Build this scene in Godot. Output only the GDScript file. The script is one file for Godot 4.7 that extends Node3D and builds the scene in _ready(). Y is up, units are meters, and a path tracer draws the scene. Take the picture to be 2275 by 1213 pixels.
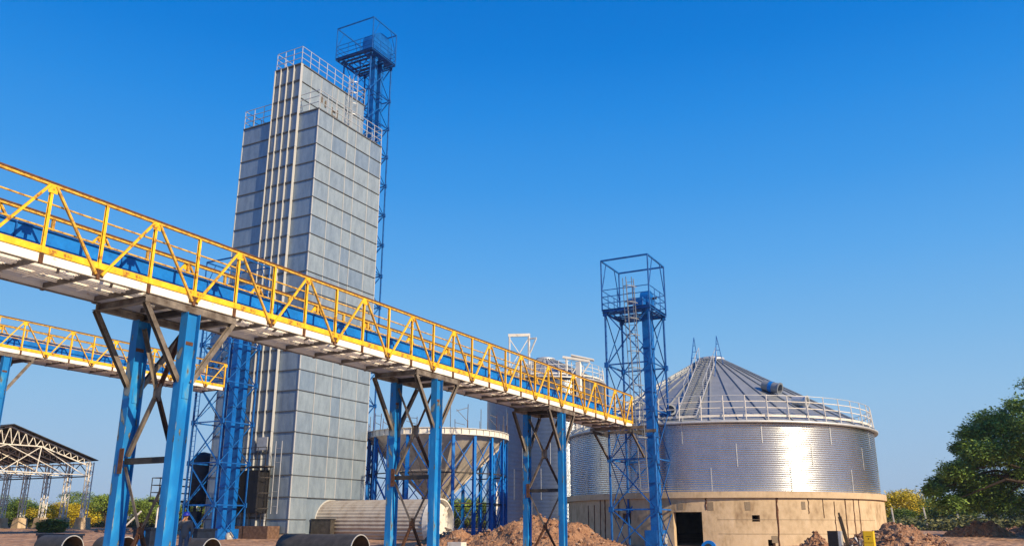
extends Node3D

var counts := {}
var meshes := {}
var M := {}
var rng := RandomNumberGenerator.new()
var bump := FastNoiseLite.new()

# ---------------------------------------------------------------- naming and placing
func numbered(parent: Node, called: String) -> String:
	var k := "%d/%s" % [parent.get_instance_id(), called]
	var n: int = counts.get(k, 0)
	counts[k] = n + 1
	return called if n == 0 else "%s_%03d" % [called, n]

func tag(o: Node, label: String, category: String, group := "") -> void:
	o.set_meta("label", label)
	o.set_meta("category", category)
	if group != "":
		o.set_meta("group", group)

func thing(called: String, label: String, category: String, at: Vector3, group := "") -> Node3D:
	var o := Node3D.new()
	o.name = numbered(self, called)
	add_child(o)
	o.position = at
	tag(o, label, category, group)
	return o

func put(called: String, mesh: Mesh, mat: Material, parent: Node3D, xf := Transform3D.IDENTITY) -> MeshInstance3D:
	var o := MeshInstance3D.new()
	o.name = numbered(parent, called)
	o.mesh = mesh
	o.material_override = mat
	parent.add_child(o)
	o.global_transform = xf
	return o

func structure(o: Node) -> void:
	o.set_meta("kind", "structure")

# ---------------------------------------------------------------- mesh helpers
func tri(st: SurfaceTool, a: Vector3, b: Vector3, c: Vector3) -> void:
	st.add_vertex(a); st.add_vertex(b); st.add_vertex(c)

func quad(st: SurfaceTool, a: Vector3, b: Vector3, c: Vector3, d: Vector3) -> void:
	tri(st, a, b, c); tri(st, a, c, d)

func begin(smooth := false) -> SurfaceTool:
	var st := SurfaceTool.new()
	st.begin(Mesh.PRIMITIVE_TRIANGLES)
	st.set_smooth_group(0 if smooth else -1)
	return st

func done(st: SurfaceTool) -> ArrayMesh:
	st.generate_normals()
	return st.commit()

func profile(key: String) -> PackedVector2Array:
	var kind := key[0]
	var d := key.substr(1).split("x")
	var w := float(d[0]) / 1000.0
	var h := float(d[1]) / 1000.0 if d.size() > 1 else w
	var t := float(d[2]) / 1000.0 if d.size() > 2 else 0.008
	var p := PackedVector2Array()
	if kind == "T":
		var n := 6 if w < 0.08 else 12
		for i in n:
			var a := TAU * i / n
			p.append(Vector2(cos(a), sin(a)) * w * 0.5)
	elif kind == "L":
		p = PackedVector2Array([Vector2(-w / 2, -h / 2), Vector2(w / 2, -h / 2), Vector2(w / 2, -h / 2 + t), Vector2(-w / 2 + t, -h / 2 + t), Vector2(-w / 2 + t, h / 2), Vector2(-w / 2, h / 2)])
	elif kind == "C":
		p = PackedVector2Array([Vector2(-w / 2, -h / 2), Vector2(w / 2, -h / 2), Vector2(w / 2, -h / 2 + t), Vector2(-w / 2 + t, -h / 2 + t), Vector2(-w / 2 + t, h / 2 - t), Vector2(w / 2, h / 2 - t), Vector2(w / 2, h / 2), Vector2(-w / 2, h / 2)])
	elif kind == "H":
		p = PackedVector2Array([Vector2(-w / 2, -h / 2), Vector2(w / 2, -h / 2), Vector2(w / 2, -h / 2 + t), Vector2(t / 2, -h / 2 + t), Vector2(t / 2, h / 2 - t), Vector2(w / 2, h / 2 - t), Vector2(w / 2, h / 2), Vector2(-w / 2, h / 2), Vector2(-w / 2, h / 2 - t), Vector2(-t / 2, h / 2 - t), Vector2(-t / 2, -h / 2 + t), Vector2(-w / 2, -h / 2 + t)])
	else:
		var c: float = min(min(w, h) * 0.12, 0.012)
		p = PackedVector2Array([Vector2(-w / 2 + c, -h / 2), Vector2(w / 2 - c, -h / 2), Vector2(w / 2, -h / 2 + c), Vector2(w / 2, h / 2 - c), Vector2(w / 2 - c, h / 2), Vector2(-w / 2 + c, h / 2), Vector2(-w / 2, h / 2 - c), Vector2(-w / 2, -h / 2 + c)])
	return p

func extrude(p: PackedVector2Array, length: float, smooth := false) -> ArrayMesh:
	var st := begin(smooth)
	var n := p.size()
	for i in n:
		var a := p[i]
		var b := p[(i + 1) % n]
		quad(st, Vector3(a.x, a.y, 0), Vector3(a.x, a.y, length), Vector3(b.x, b.y, length), Vector3(b.x, b.y, 0))
	st.set_smooth_group(-1)
	var ids := Geometry2D.triangulate_polygon(p)
	for i in range(0, ids.size(), 3):
		var a := p[ids[i]]
		var b := p[ids[i + 1]]
		var c := p[ids[i + 2]]
		if (b - a).cross(c - a) > 0:
			var s := b
			b = c
			c = s
		tri(st, Vector3(a.x, a.y, length), Vector3(b.x, b.y, length), Vector3(c.x, c.y, length))
		tri(st, Vector3(a.x, a.y, 0), Vector3(c.x, c.y, 0), Vector3(b.x, b.y, 0))
	return done(st)

func bar(called: String, a: Vector3, b: Vector3, key: String, mat: Material, parent: Node3D, up := Vector3.ZERO) -> MeshInstance3D:
	var d := b - a
	var l := d.length()
	var k := "%s/%d" % [key, roundi(l * 1000)]
	if not meshes.has(k):
		meshes[k] = extrude(profile(key), l, key[0] == "T")
	var z := d / l
	if up == Vector3.ZERO:
		up = Vector3.UP if absf(z.y) < 0.9 else Vector3.BACK
	var x := up.cross(z).normalized()
	return put(called, meshes[k], mat, parent, Transform3D(Basis(x, z.cross(x), z), a))

func slab(called: String, lo: Vector3, hi: Vector3, mat: Material, parent: Node3D, bevel := 0.01) -> MeshInstance3D:
	# a box from corner to corner with chamfered vertical edges
	var s := hi - lo
	var k := "slab/%d/%d/%d" % [roundi(s.x * 1000), roundi(s.y * 1000), roundi(s.z * 1000)]
	if not meshes.has(k):
		var w := s.x / 2
		var h := s.z / 2
		var c: float = min(bevel, min(w, h) * 0.4)
		var p := PackedVector2Array([Vector2(-w + c, -h), Vector2(w - c, -h), Vector2(w, -h + c), Vector2(w, h - c), Vector2(w - c, h), Vector2(-w + c, h), Vector2(-w, h - c), Vector2(-w, -h + c)])
		meshes[k] = extrude(p, s.y)
	var m := (lo + hi) / 2
	return put(called, meshes[k], mat, parent, Transform3D(Basis(Vector3.RIGHT, Vector3.FORWARD, Vector3.UP), Vector3(m.x, lo.y, m.z)))

func lathe(p: PackedVector2Array, segs: int, smooth := true, a0 := 0.0, a1 := TAU) -> ArrayMesh:
	var st := begin(smooth)
	for i in segs:
		var a := lerpf(a0, a1, float(i) / segs)
		var b := lerpf(a0, a1, float(i + 1) / segs)
		if i == segs - 1 and is_equal_approx(a1 - a0, TAU):
			b = a0
		for j in p.size() - 1:
			var u := p[j]
			var v := p[j + 1]
			quad(st, Vector3(u.x * cos(a), u.y, u.x * sin(a)), Vector3(u.x * cos(b), u.y, u.x * sin(b)), Vector3(v.x * cos(b), v.y, v.x * sin(b)), Vector3(v.x * cos(a), v.y, v.x * sin(a)))
	return done(st)

func corrugated(r: float, h: float, pitch: float, amp: float, segs: int) -> ArrayMesh:
	var rows := int(h / pitch * 6.0)
	var v := PackedVector3Array()
	var nn := PackedVector3Array()
	var ix := PackedInt32Array()
	for j in rows + 1:
		var y := h * j / rows
		var ph := TAU * y / pitch
		var rr := r + amp * cos(ph)
		var slope := -amp * TAU / pitch * sin(ph)
		for i in segs + 1:
			var a := TAU * i / segs
			v.append(Vector3(rr * cos(a), y, rr * sin(a)))
			nn.append(Vector3(cos(a), -slope, sin(a)).normalized())
	for j in rows:
		for i in segs:
			var q := j * (segs + 1) + i
			ix.append_array(PackedInt32Array([q, q + 1, q + segs + 2, q, q + segs + 2, q + segs + 1]))
	var arr := []
	arr.resize(Mesh.ARRAY_MAX)
	arr[Mesh.ARRAY_VERTEX] = v
	arr[Mesh.ARRAY_NORMAL] = nn
	arr[Mesh.ARRAY_INDEX] = ix
	var m := ArrayMesh.new()
	m.add_surface_from_arrays(Mesh.PRIMITIVE_TRIANGLES, arr)
	return m

func tube_path(st: SurfaceTool, pts: Array, radii: Array, n := 7) -> void:
	for k in pts.size() - 1:
		var a: Vector3 = pts[k]
		var b: Vector3 = pts[k + 1]
		var z := (b - a).normalized()
		var x := (Vector3.UP if absf(z.y) < 0.9 else Vector3.RIGHT).cross(z).normalized()
		var y := z.cross(x)
		for i in n:
			var u := x * cos(TAU * i / n) + y * sin(TAU * i / n)
			var w := x * cos(TAU * (i + 1) / n) + y * sin(TAU * (i + 1) / n)
			quad(st, a + u * radii[k], b + u * radii[k + 1], b + w * radii[k + 1], a + w * radii[k])

func rail_run(parent: Node3D, pts: Array, h: float, step: float, heights: Array, key: String, mat: Material, called := "guard_rail") -> void:
	for i in pts.size() - 1:
		var a: Vector3 = pts[i]
		var b: Vector3 = pts[i + 1]
		for e in heights:
			bar(called, a + Vector3.UP * e, b + Vector3.UP * e, key, mat, parent)
		var n: int = max(1, roundi(a.distance_to(b) / step))
		for k in n + (1 if i == pts.size() - 2 else 0):
			var p := a.lerp(b, float(k) / n)
			bar("rail_post", p, p + Vector3.UP * h, key, mat, parent)

# ---------------------------------------------------------------- textures and materials
func noise_tex(seed_: int, f: float, stops: Array, fine := 0.35, sx := 1, type := FastNoiseLite.TYPE_SIMPLEX_SMOOTH, size := 384) -> ImageTexture:
	var a := FastNoiseLite.new()
	a.seed = seed_; a.frequency = f; a.noise_type = type; a.fractal_octaves = 4
	var b := FastNoiseLite.new()
	b.seed = seed_ + 7; b.frequency = f * 6.0; b.fractal_octaves = 3
	var ia := a.get_seamless_image(size, size)
	var ib := b.get_seamless_image(size, size)
	var g := Gradient.new()
	g.offsets = PackedFloat32Array(stops.map(func(s): return s[0]))
	g.colors = PackedColorArray(stops.map(func(s): return s[1].linear_to_srgb()))
	var out := Image.create(size, size, true, Image.FORMAT_RGB8)
	for y in size:
		for x in size:
			var v := ia.get_pixel(x, y * sx % size if sx > 1 else y).r * (1.0 - fine) + ib.get_pixel(x, y).r * fine
			out.set_pixel(x, y, g.sample(clampf((v - 0.5) * 1.25 + 0.5, 0, 1)))
	out.generate_mipmaps()
	return ImageTexture.create_from_image(out)

func bump_tex(seed_: int, f: float, strength: float, size := 384) -> ImageTexture:
	var a := FastNoiseLite.new()
	a.seed = seed_; a.frequency = f; a.fractal_octaves = 5
	var i := a.get_seamless_image(size, size)
	i.convert(Image.FORMAT_RGBA8)
	i.bump_map_to_normal_map(strength)
	i.generate_mipmaps()
	return ImageTexture.create_from_image(i)

func mat(c: Color, rough := 0.6, metal := 0.0, tex: Texture2D = null, scale := 1.0, normal: Texture2D = null, nscale := 1.0) -> StandardMaterial3D:
	var m := StandardMaterial3D.new()
	m.albedo_color = c.linear_to_srgb() if tex == null else Color.WHITE
	m.roughness = rough
	m.metallic = metal
	m.metallic_specular = 0.4
	if tex or normal:
		m.uv1_triplanar = true
		m.uv1_world_triplanar = true
		m.uv1_scale = Vector3.ONE * scale
	if tex:
		m.albedo_texture = tex
		m.albedo_color = c
	if normal:
		m.normal_enabled = true
		m.normal_texture = normal
		m.normal_scale = nscale
	return m

func lin(r: float, g: float, b: float) -> Color:
	return Color(r, g, b)

func make_materials() -> void:
	var W := Color.WHITE
	var blue := noise_tex(3, 0.008, [[0.0, lin(.004, .12, .42)], [0.5, lin(.004, .165, .56)], [0.8, lin(.006, .19, .62)], [1.0, lin(.02, .24, .66)]])
	M.blue = mat(W, 0.5, 0.0, blue, 0.4)
	M.casing = mat(W, 0.42, 0.0, noise_tex(4, 0.008, [[0.0, lin(.002, .075, .30)], [0.5, lin(.002, .11, .42)], [0.8, lin(.004, .135, .48)], [1.0, lin(.02, .17, .52)]], 0.4), 0.4)
	M.tower = mat(W, 0.5, 0.0, noise_tex(5, 0.01, [[0.0, lin(.003, .05, .19)], [0.55, lin(.004, .10, .37)], [0.85, lin(.01, .14, .46)], [1.0, lin(.05, .09, .15)]]), 0.5)
	M.column = mat(W, 0.5, 0.0, noise_tex(11, 0.006, [[0.0, lin(.22, .22, .20)], [0.23, lin(.17, .22, .25)], [0.25, lin(.11, .06, .03)], [0.265, lin(.012, .15, .40)], [0.55, lin(.006, .17, .48)], [0.72, lin(.015, .23, .56)], [0.82, lin(.08, .27, .48)], [0.89, lin(.12, .09, .06)], [0.91, lin(.22, .26, .26)], [1.0, lin(.28, .27, .24)]], 0.25), 0.3)
	M.column.uv1_scale = Vector3(0.34, 0.13, 0.34)
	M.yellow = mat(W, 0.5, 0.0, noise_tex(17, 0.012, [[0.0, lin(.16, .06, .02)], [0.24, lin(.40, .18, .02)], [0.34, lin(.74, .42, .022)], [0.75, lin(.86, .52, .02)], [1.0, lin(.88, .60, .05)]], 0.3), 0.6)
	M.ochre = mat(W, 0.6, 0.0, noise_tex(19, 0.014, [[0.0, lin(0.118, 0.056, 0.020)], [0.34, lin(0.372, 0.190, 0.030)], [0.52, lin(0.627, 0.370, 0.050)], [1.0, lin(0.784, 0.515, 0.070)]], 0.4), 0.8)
	M.rust = mat(W, 0.85, 0.0, noise_tex(23, 0.02, [[0.0, lin(.05, .022, .014)], [0.5, lin(.10, .045, .025)], [1.0, lin(.22, .10, .04)]], 0.4), 0.8)
	M.white = mat(W, 0.55, 0.0, noise_tex(29, 0.01, [[0.0, lin(.30, .16, .07)], [0.09, lin(.62, .50, .36)], [0.2, lin(.80, .76, .68)], [1.0, lin(.84, .82, .77)]], 0.3), 0.5)
	M.primer = mat(W, 0.7, 0.0, noise_tex(31, 0.01, [[0.0, lin(.06, .042, .03)], [0.4, lin(.13, .11, .09)], [0.8, lin(.19, .165, .14)], [1.0, lin(.26, .22, .17)]], 0.3), 0.6)
	M.dark = mat(W, 0.7, 0.0, noise_tex(33, 0.01, [[0.0, lin(.02, .018, .018)], [0.6, lin(.045, .042, .04)], [1.0, lin(.09, .06, .04)]], 0.3), 0.6)
	var galv := noise_tex(37, 0.012, [[0.0, lin(.40, .42, .43)], [0.5, lin(.54, .56, .57)], [1.0, lin(.66, .67, .66)]], 0.5)
	M.silo = mat(W, 0.27, 0.95, noise_tex(38, 0.012, [[0.0, lin(.54, .58, .61)], [0.5, lin(.61, .65, .68)], [1.0, lin(.69, .72, .74)]], 0.5), 0.35)
	M.old_silo = mat(W, 0.3, 0.9, noise_tex(36, 0.012, [[0.0, lin(.25, .30, .37)], [0.5, lin(.31, .37, .45)], [1.0, lin(.39, .45, .52)]], 0.5), 0.35)
	M.roof = mat(W, 0.42, 0.4, noise_tex(39, 0.01, [[0.0, lin(0.226, 0.252, 0.271)], [0.5, lin(0.300, 0.328, 0.348)], [1.0, lin(0.367, 0.392, 0.410)]], 0.4), 0.35)
	var g2 := [noise_tex(41, 0.012, [[0.0, lin(0.187, 0.245, 0.311)], [0.5, lin(0.233, 0.302, 0.374)], [1.0, lin(0.287, 0.359, 0.425)]], 0.35), noise_tex(43, 0.012, [[0.0, lin(0.198, 0.250, 0.304)], [0.5, lin(0.252, 0.319, 0.380)], [1.0, lin(0.308, 0.376, 0.431)]], 0.35), noise_tex(47, 0.012, [[0.0, lin(0.169, 0.228, 0.298)], [0.5, lin(0.213, 0.285, 0.368)], [1.0, lin(0.267, 0.341, 0.413)]], 0.35)]
	var dents := bump_tex(48, 0.012, 4.0)
	M.panel = [mat(W, 0.42, 0.25, g2[0], 0.3), mat(W, 0.45, 0.2, g2[1], 0.3), mat(W, 0.38, 0.3, g2[2], 0.3)]
	for m in M.panel:
		m.uv1_scale = Vector3(0.4, 0.11, 0.4)
		m.normal_enabled = true
		m.normal_texture = dents
		m.normal_scale = 0.3
	M.flange = mat(lin(.10, .11, .12), 0.6, 0.1)
	M.rib = mat(lin(.44, .46, .47), 0.5, 0.15)
	M.dullgalv = mat(lin(.20, .23, .27), 0.55, 0.2)
	M.galv = mat(W, 0.5, 0.5, galv, 0.8)
	M.lightpaint = mat(W, 0.55, 0.0, noise_tex(53, 0.01, [[0.0, lin(.45, .40, .33)], [0.3, lin(.66, .64, .58)], [1.0, lin(.78, .76, .72)]], 0.3), 0.6)
	var conc := noise_tex(59, 0.006, [[0.0, lin(0.242, 0.169, 0.103)], [0.2, lin(0.372, 0.276, 0.172)], [0.42, lin(0.493, 0.383, 0.249)], [0.65, lin(0.558, 0.436, 0.292)], [1.0, lin(0.614, 0.498, 0.361)]], 0.4)
	M.concrete = mat(W, 0.9, 0.0, conc, 0.22, bump_tex(60, 0.05, 3.0), 0.18)
	M.concrete.uv1_scale = Vector3(0.3, 0.15, 0.3)
	M.apron = mat(W, 0.9, 0.0, noise_tex(63, 0.008, [[0.0, lin(.42, .36, .28)], [0.5, lin(.52, .46, .38)], [1.0, lin(.60, .54, .46)]], 0.4), 0.15)
	M.pedestal = mat(W, 0.9, 0.0, noise_tex(64, 0.02, [[0.0, lin(.07, .04, .03)], [0.6, lin(.15, .09, .06)], [1.0, lin(.24, .16, .11)]], 0.4), 0.5)
	M.patch = mat(W, 0.95, 0.0, noise_tex(61, 0.03, [[0.0, lin(.13, .10, .07)], [0.6, lin(.26, .21, .15)], [1.0, lin(.38, .32, .24)]], 0.5), 1.5)
	M.cone = mat(W, 0.75, 0.1, noise_tex(67, 0.008, [[0.0, lin(.30, .21, .15)], [0.25, lin(.60, .53, .43)], [0.65, lin(.72, .66, .57)], [1.0, lin(.78, .73, .66)]], 0.3), 0.3)
	M.duct = mat(W, 0.5, 0.15, noise_tex(71, 0.008, [[0.0, lin(0.302, 0.244, 0.189)], [0.5, lin(0.437, 0.392, 0.333)], [1.0, lin(0.504, 0.470, 0.414)]], 0.4), 0.4)
	M.dirt = mat(W, 0.95, 0.0, noise_tex(73, 0.008, [[0.0, lin(.20, .11, .065)], [0.35, lin(.33, .19, .115)], [0.65, lin(.42, .26, .17)], [1.0, lin(.52, .36, .25)]], 0.45), 0.12, bump_tex(74, 0.03, 10.0), 1.2)
	M.mound = mat(W, 0.97, 0.0, noise_tex(79, 0.012, [[0.0, lin(.11, .055, .033)], [0.4, lin(.26, .135, .075)], [0.7, lin(.39, .225, .13)], [1.0, lin(.54, .37, .24)]], 0.5), 0.4, bump_tex(80, 0.04, 12.0), 1.3)
	M.steelpipe = mat(W, 0.55, 0.5, noise_tex(83, 0.01, [[0.0, lin(.045, .04, .034)], [0.5, lin(.085, .078, .068)], [1.0, lin(.14, .12, .10)]], 0.4), 0.6)
	M.black = mat(lin(.012, .012, .014), 0.6)
	M.navy = mat(W, 0.5, 0.0, noise_tex(89, 0.01, [[0.0, lin(.004, .008, .02)], [1.0, lin(.012, .025, .055)]], 0.3), 0.6)
	M.sign_yellow = mat(lin(.78, .52, .015), 0.45)
	M.bark = mat(W, 0.95, 0.0, noise_tex(97, 0.03, [[0.0, lin(.03, .022, .015)], [1.0, lin(.12, .09, .06)]], 0.5), 1.2)
	M.leaf = StandardMaterial3D.new()
	M.leaf.vertex_color_use_as_albedo = true
	M.leaf.roughness = 0.65
	M.leaf.cull_mode = BaseMaterial3D.CULL_DISABLED
	M.leaf.backlight_enabled = true
	M.leaf.backlight = Color(0.25, 0.3, 0.08)
	M.hill = mat(lin(.10, .11, .09), 1.0)
	M.vertex = StandardMaterial3D.new()
	M.vertex.vertex_color_use_as_albedo = true
	M.vertex.roughness = 0.8
	M.deck = mat(W, 0.6, 0.1, noise_tex(101, 0.012, [[0.0, lin(.6, .52, .42)], [0.3, lin(.78, .72, .64)], [1.0, lin(.88, .84, .78)]], 0.4), 0.6)

# ---------------------------------------------------------------- ground
func gh(x: float, z: float) -> float:
	var d := Vector2(x, z).length()
	var h := 1.36 * smoothstep(15.0, 80.0, d)
	h += bump.get_noise_2d(x * 6.0, z * 6.0) * 0.07 * smoothstep(6.0, 25.0, d)
	h += bump.get_noise_2d(x * 1.2 + 300.0, z * 1.2) * 0.1 * smoothstep(20.0, 50.0, d)
	return h

func build_ground() -> void:
	var xs := []
	var zs := []
	for v in [-900.0, -600.0, -400.0, -280.0, -200.0, -150.0, -120.0]: xs.append(v)
	var x := -100.0
	while x < 30.0:
		xs.append(x); x += 0.8
	for v in [32.0, 40.0, 60.0, 100.0, 180.0, 300.0, 500.0, 800.0]: xs.append(v)
	for v in [-1100.0, -800.0, -500.0, -350.0, -240.0, -180.0, -140.0, -120.0]: zs.append(v)
	var z := -105.0
	while z < -12.0:
		zs.append(z); z += 0.8
	for v in [-10.0, -5.0, 0.0, 8.0, 20.0, 60.0, 150.0, 300.0]: zs.append(v)
	var st := begin(true)
	for a: float in xs.size() * zs.size():
		var p := Vector3(xs[int(a) % xs.size()], 0, zs[int(a) / xs.size()])
		p.y = gh(p.x, p.z)
		st.add_vertex(p)
	for j in zs.size() - 1:
		for i in xs.size() - 1:
			var q := j * xs.size() + i
			for k in [q, q + 1, q + xs.size() + 1, q, q + xs.size() + 1, q + xs.size()]:
				st.add_index(k)
	var o := put("ground", done(st), M.dirt, self)
	structure(o)
	o.set_meta("label", "bare red brown dirt ground of the building site")

	var ap := begin()
	var ax := []
	for i in 17:
		ax.append(lerpf(-30.0, 12.0, i / 16.0))
	var az := []
	for i in 14:
		az.append(lerpf(6.0, -25.0, i / 13.0))
	for j in 13:
		for i in 16:
			if Vector2(ax[i], az[j + 1]).length() > 36.0:
				continue
			var q := []
			for e in [[0, 0], [1, 0], [1, 1], [0, 1]]:
				var p := Vector3(ax[i + e[0]], 0, az[j + e[1]])
				p.y = gh(p.x, p.z) + 0.09
				q.append(p)
			quad(ap, q[0], q[3], q[2], q[1])
	var apron := put("pavement", done(ap), M.apron, self)
	structure(apron)
	apron.set_meta("label", "pale dusty concrete yard pavement under the long bridge")

	# faint far hills
	var hs := begin(true)
	var n := 90
	var cols := 6
	for i in n + 1:
		var a := lerpf(-2.6, 0.55, float(i) / n)
		for k in cols:
			var r := 1500.0 + k * 90.0
			var t := sin(PI * k / (cols - 1.0))
			var e := 34.0 + 30.0 * bump.get_noise_2d(a * 160.0, 9.0) + 16.0 * bump.get_noise_2d(a * 600.0, 40.0 + k)
			hs.add_vertex(Vector3(sin(a) * r, -2.0 + max(6.0, e) * t, -cos(a) * r))
	for i in n:
		for k in cols - 1:
			var q := i * cols + k
			for w in [q, q + cols, q + cols + 1, q, q + cols + 1, q + 1]:
				hs.add_index(w)
	var h := put("hills", done(hs), M.hill, self)
	structure(h)
	h.set_meta("label", "faint hazy hills low on the horizon")

# ---------------------------------------------------------------- vegetation
func leaf_clump(n: int, lw: float, ll: float, seed_: int) -> ArrayMesh:
	var k := "clump/%d/%f/%f/%d" % [n, lw, ll, seed_]
	if meshes.has(k):
		return meshes[k]
	var r := RandomNumberGenerator.new()
	r.seed = seed_
	var st := begin()
	for i in n:
		var p := Vector3(r.randfn(), r.randfn() * 0.75, r.randfn()) * 0.42
		var d := (Vector3(r.randf_range(-1, 1), r.randf_range(-0.7, 0.6), r.randf_range(-1, 1)) + p).normalized()
		var s := d.cross(Vector3(r.randfn(), r.randfn(), r.randfn())).normalized()
		var l := ll * r.randf_range(0.7, 1.3)
		quad(st, p, p + d * l * 0.5 + s * lw, p + d * l, p + d * l * 0.5 - s * lw)
	meshes[k] = done(st)
	return meshes[k]

func tree(called: String, label: String, category: String, at: Vector3, h: float, spread: Vector3, centre: float, clumps: int, size: float, dark: Color, light: Color, lobes: int, seed_: int, group := "", leaves := 12, shape := []) -> Node3D:
	var r := RandomNumberGenerator.new()
	r.seed = seed_
	var t := thing(called, label, category, at, group)
	var blobs := []
	for e in shape:
		blobs.append([Vector3(e[0] - at.x, e[1] - at.y, r.randf_range(-2.6, 2.6)), e[2]])
	for i in (lobes if shape.is_empty() else 0):
		var u := r.randf_range(-0.75, 1.0)
		var a := r.randf() * TAU
		var q := sqrt(maxf(0.0, 1.0 - u * u))
		var e := r.randf_range(0.45, 0.82)
		blobs.append([Vector3(cos(a) * q * spread.x, u * spread.y, sin(a) * q * spread.z) * e + Vector3.UP * centre, r.randf_range(0.28, 0.46)])
	var st := begin(true)
	var fork := Vector3(r.randf_range(-.2, .2), centre * 0.42, r.randf_range(-.2, .2))
	var tr := h * 0.032
	tube_path(st, [Vector3(0, -0.4, 0), Vector3(0.05, centre * 0.2, 0), fork], [tr * 1.5, tr * 1.1, tr], 8)
	for b in blobs:
		var c: Vector3 = b[0]
		var mid := fork.lerp(c, 0.5) + Vector3(r.randf_range(-.1, .1), 0.12, r.randf_range(-.1, .1)) * spread.x
		tube_path(st, [fork, mid, c], [tr * 0.45, tr * 0.2, tr * 0.06], 5)
	put("trunk", done(st), M.bark, t, Transform3D(Basis(), at))
	var mm := MultiMesh.new()
	mm.transform_format = MultiMesh.TRANSFORM_3D
	mm.use_colors = true
	mm.mesh = leaf_clump(leaves, 0.13, 0.5, 5)
	mm.instance_count = clumps
	for i in clumps:
		var b = blobs[r.randi() % blobs.size()]
		var d := Vector3(r.randfn(), r.randfn(), r.randfn()).normalized() * pow(r.randf(), 0.45)
		var p: Vector3 = b[0] + d * (1.0 + 0.28 * absf(r.randfn())) * spread * b[1] * Vector3(1.1, 0.75, 1.1)
		var s := size * r.randf_range(0.6, 1.35)
		mm.set_instance_transform(i, Transform3D(Basis.from_euler(Vector3(r.randf() * 0.9 - .45, r.randf() * TAU, r.randf() * 0.9 - .45)).scaled(Vector3(s, s * 0.75, s)), p))
		mm.set_instance_color(i, dark.lerp(light, clampf(r.randfn() * 0.25 + 0.45, 0, 1)))
	var c := MultiMeshInstance3D.new()
	c.name = "crown"
	c.multimesh = mm
	c.material_override = M.leaf
	t.add_child(c)
	c.set_meta("kind", "stuff")
	return t

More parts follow.
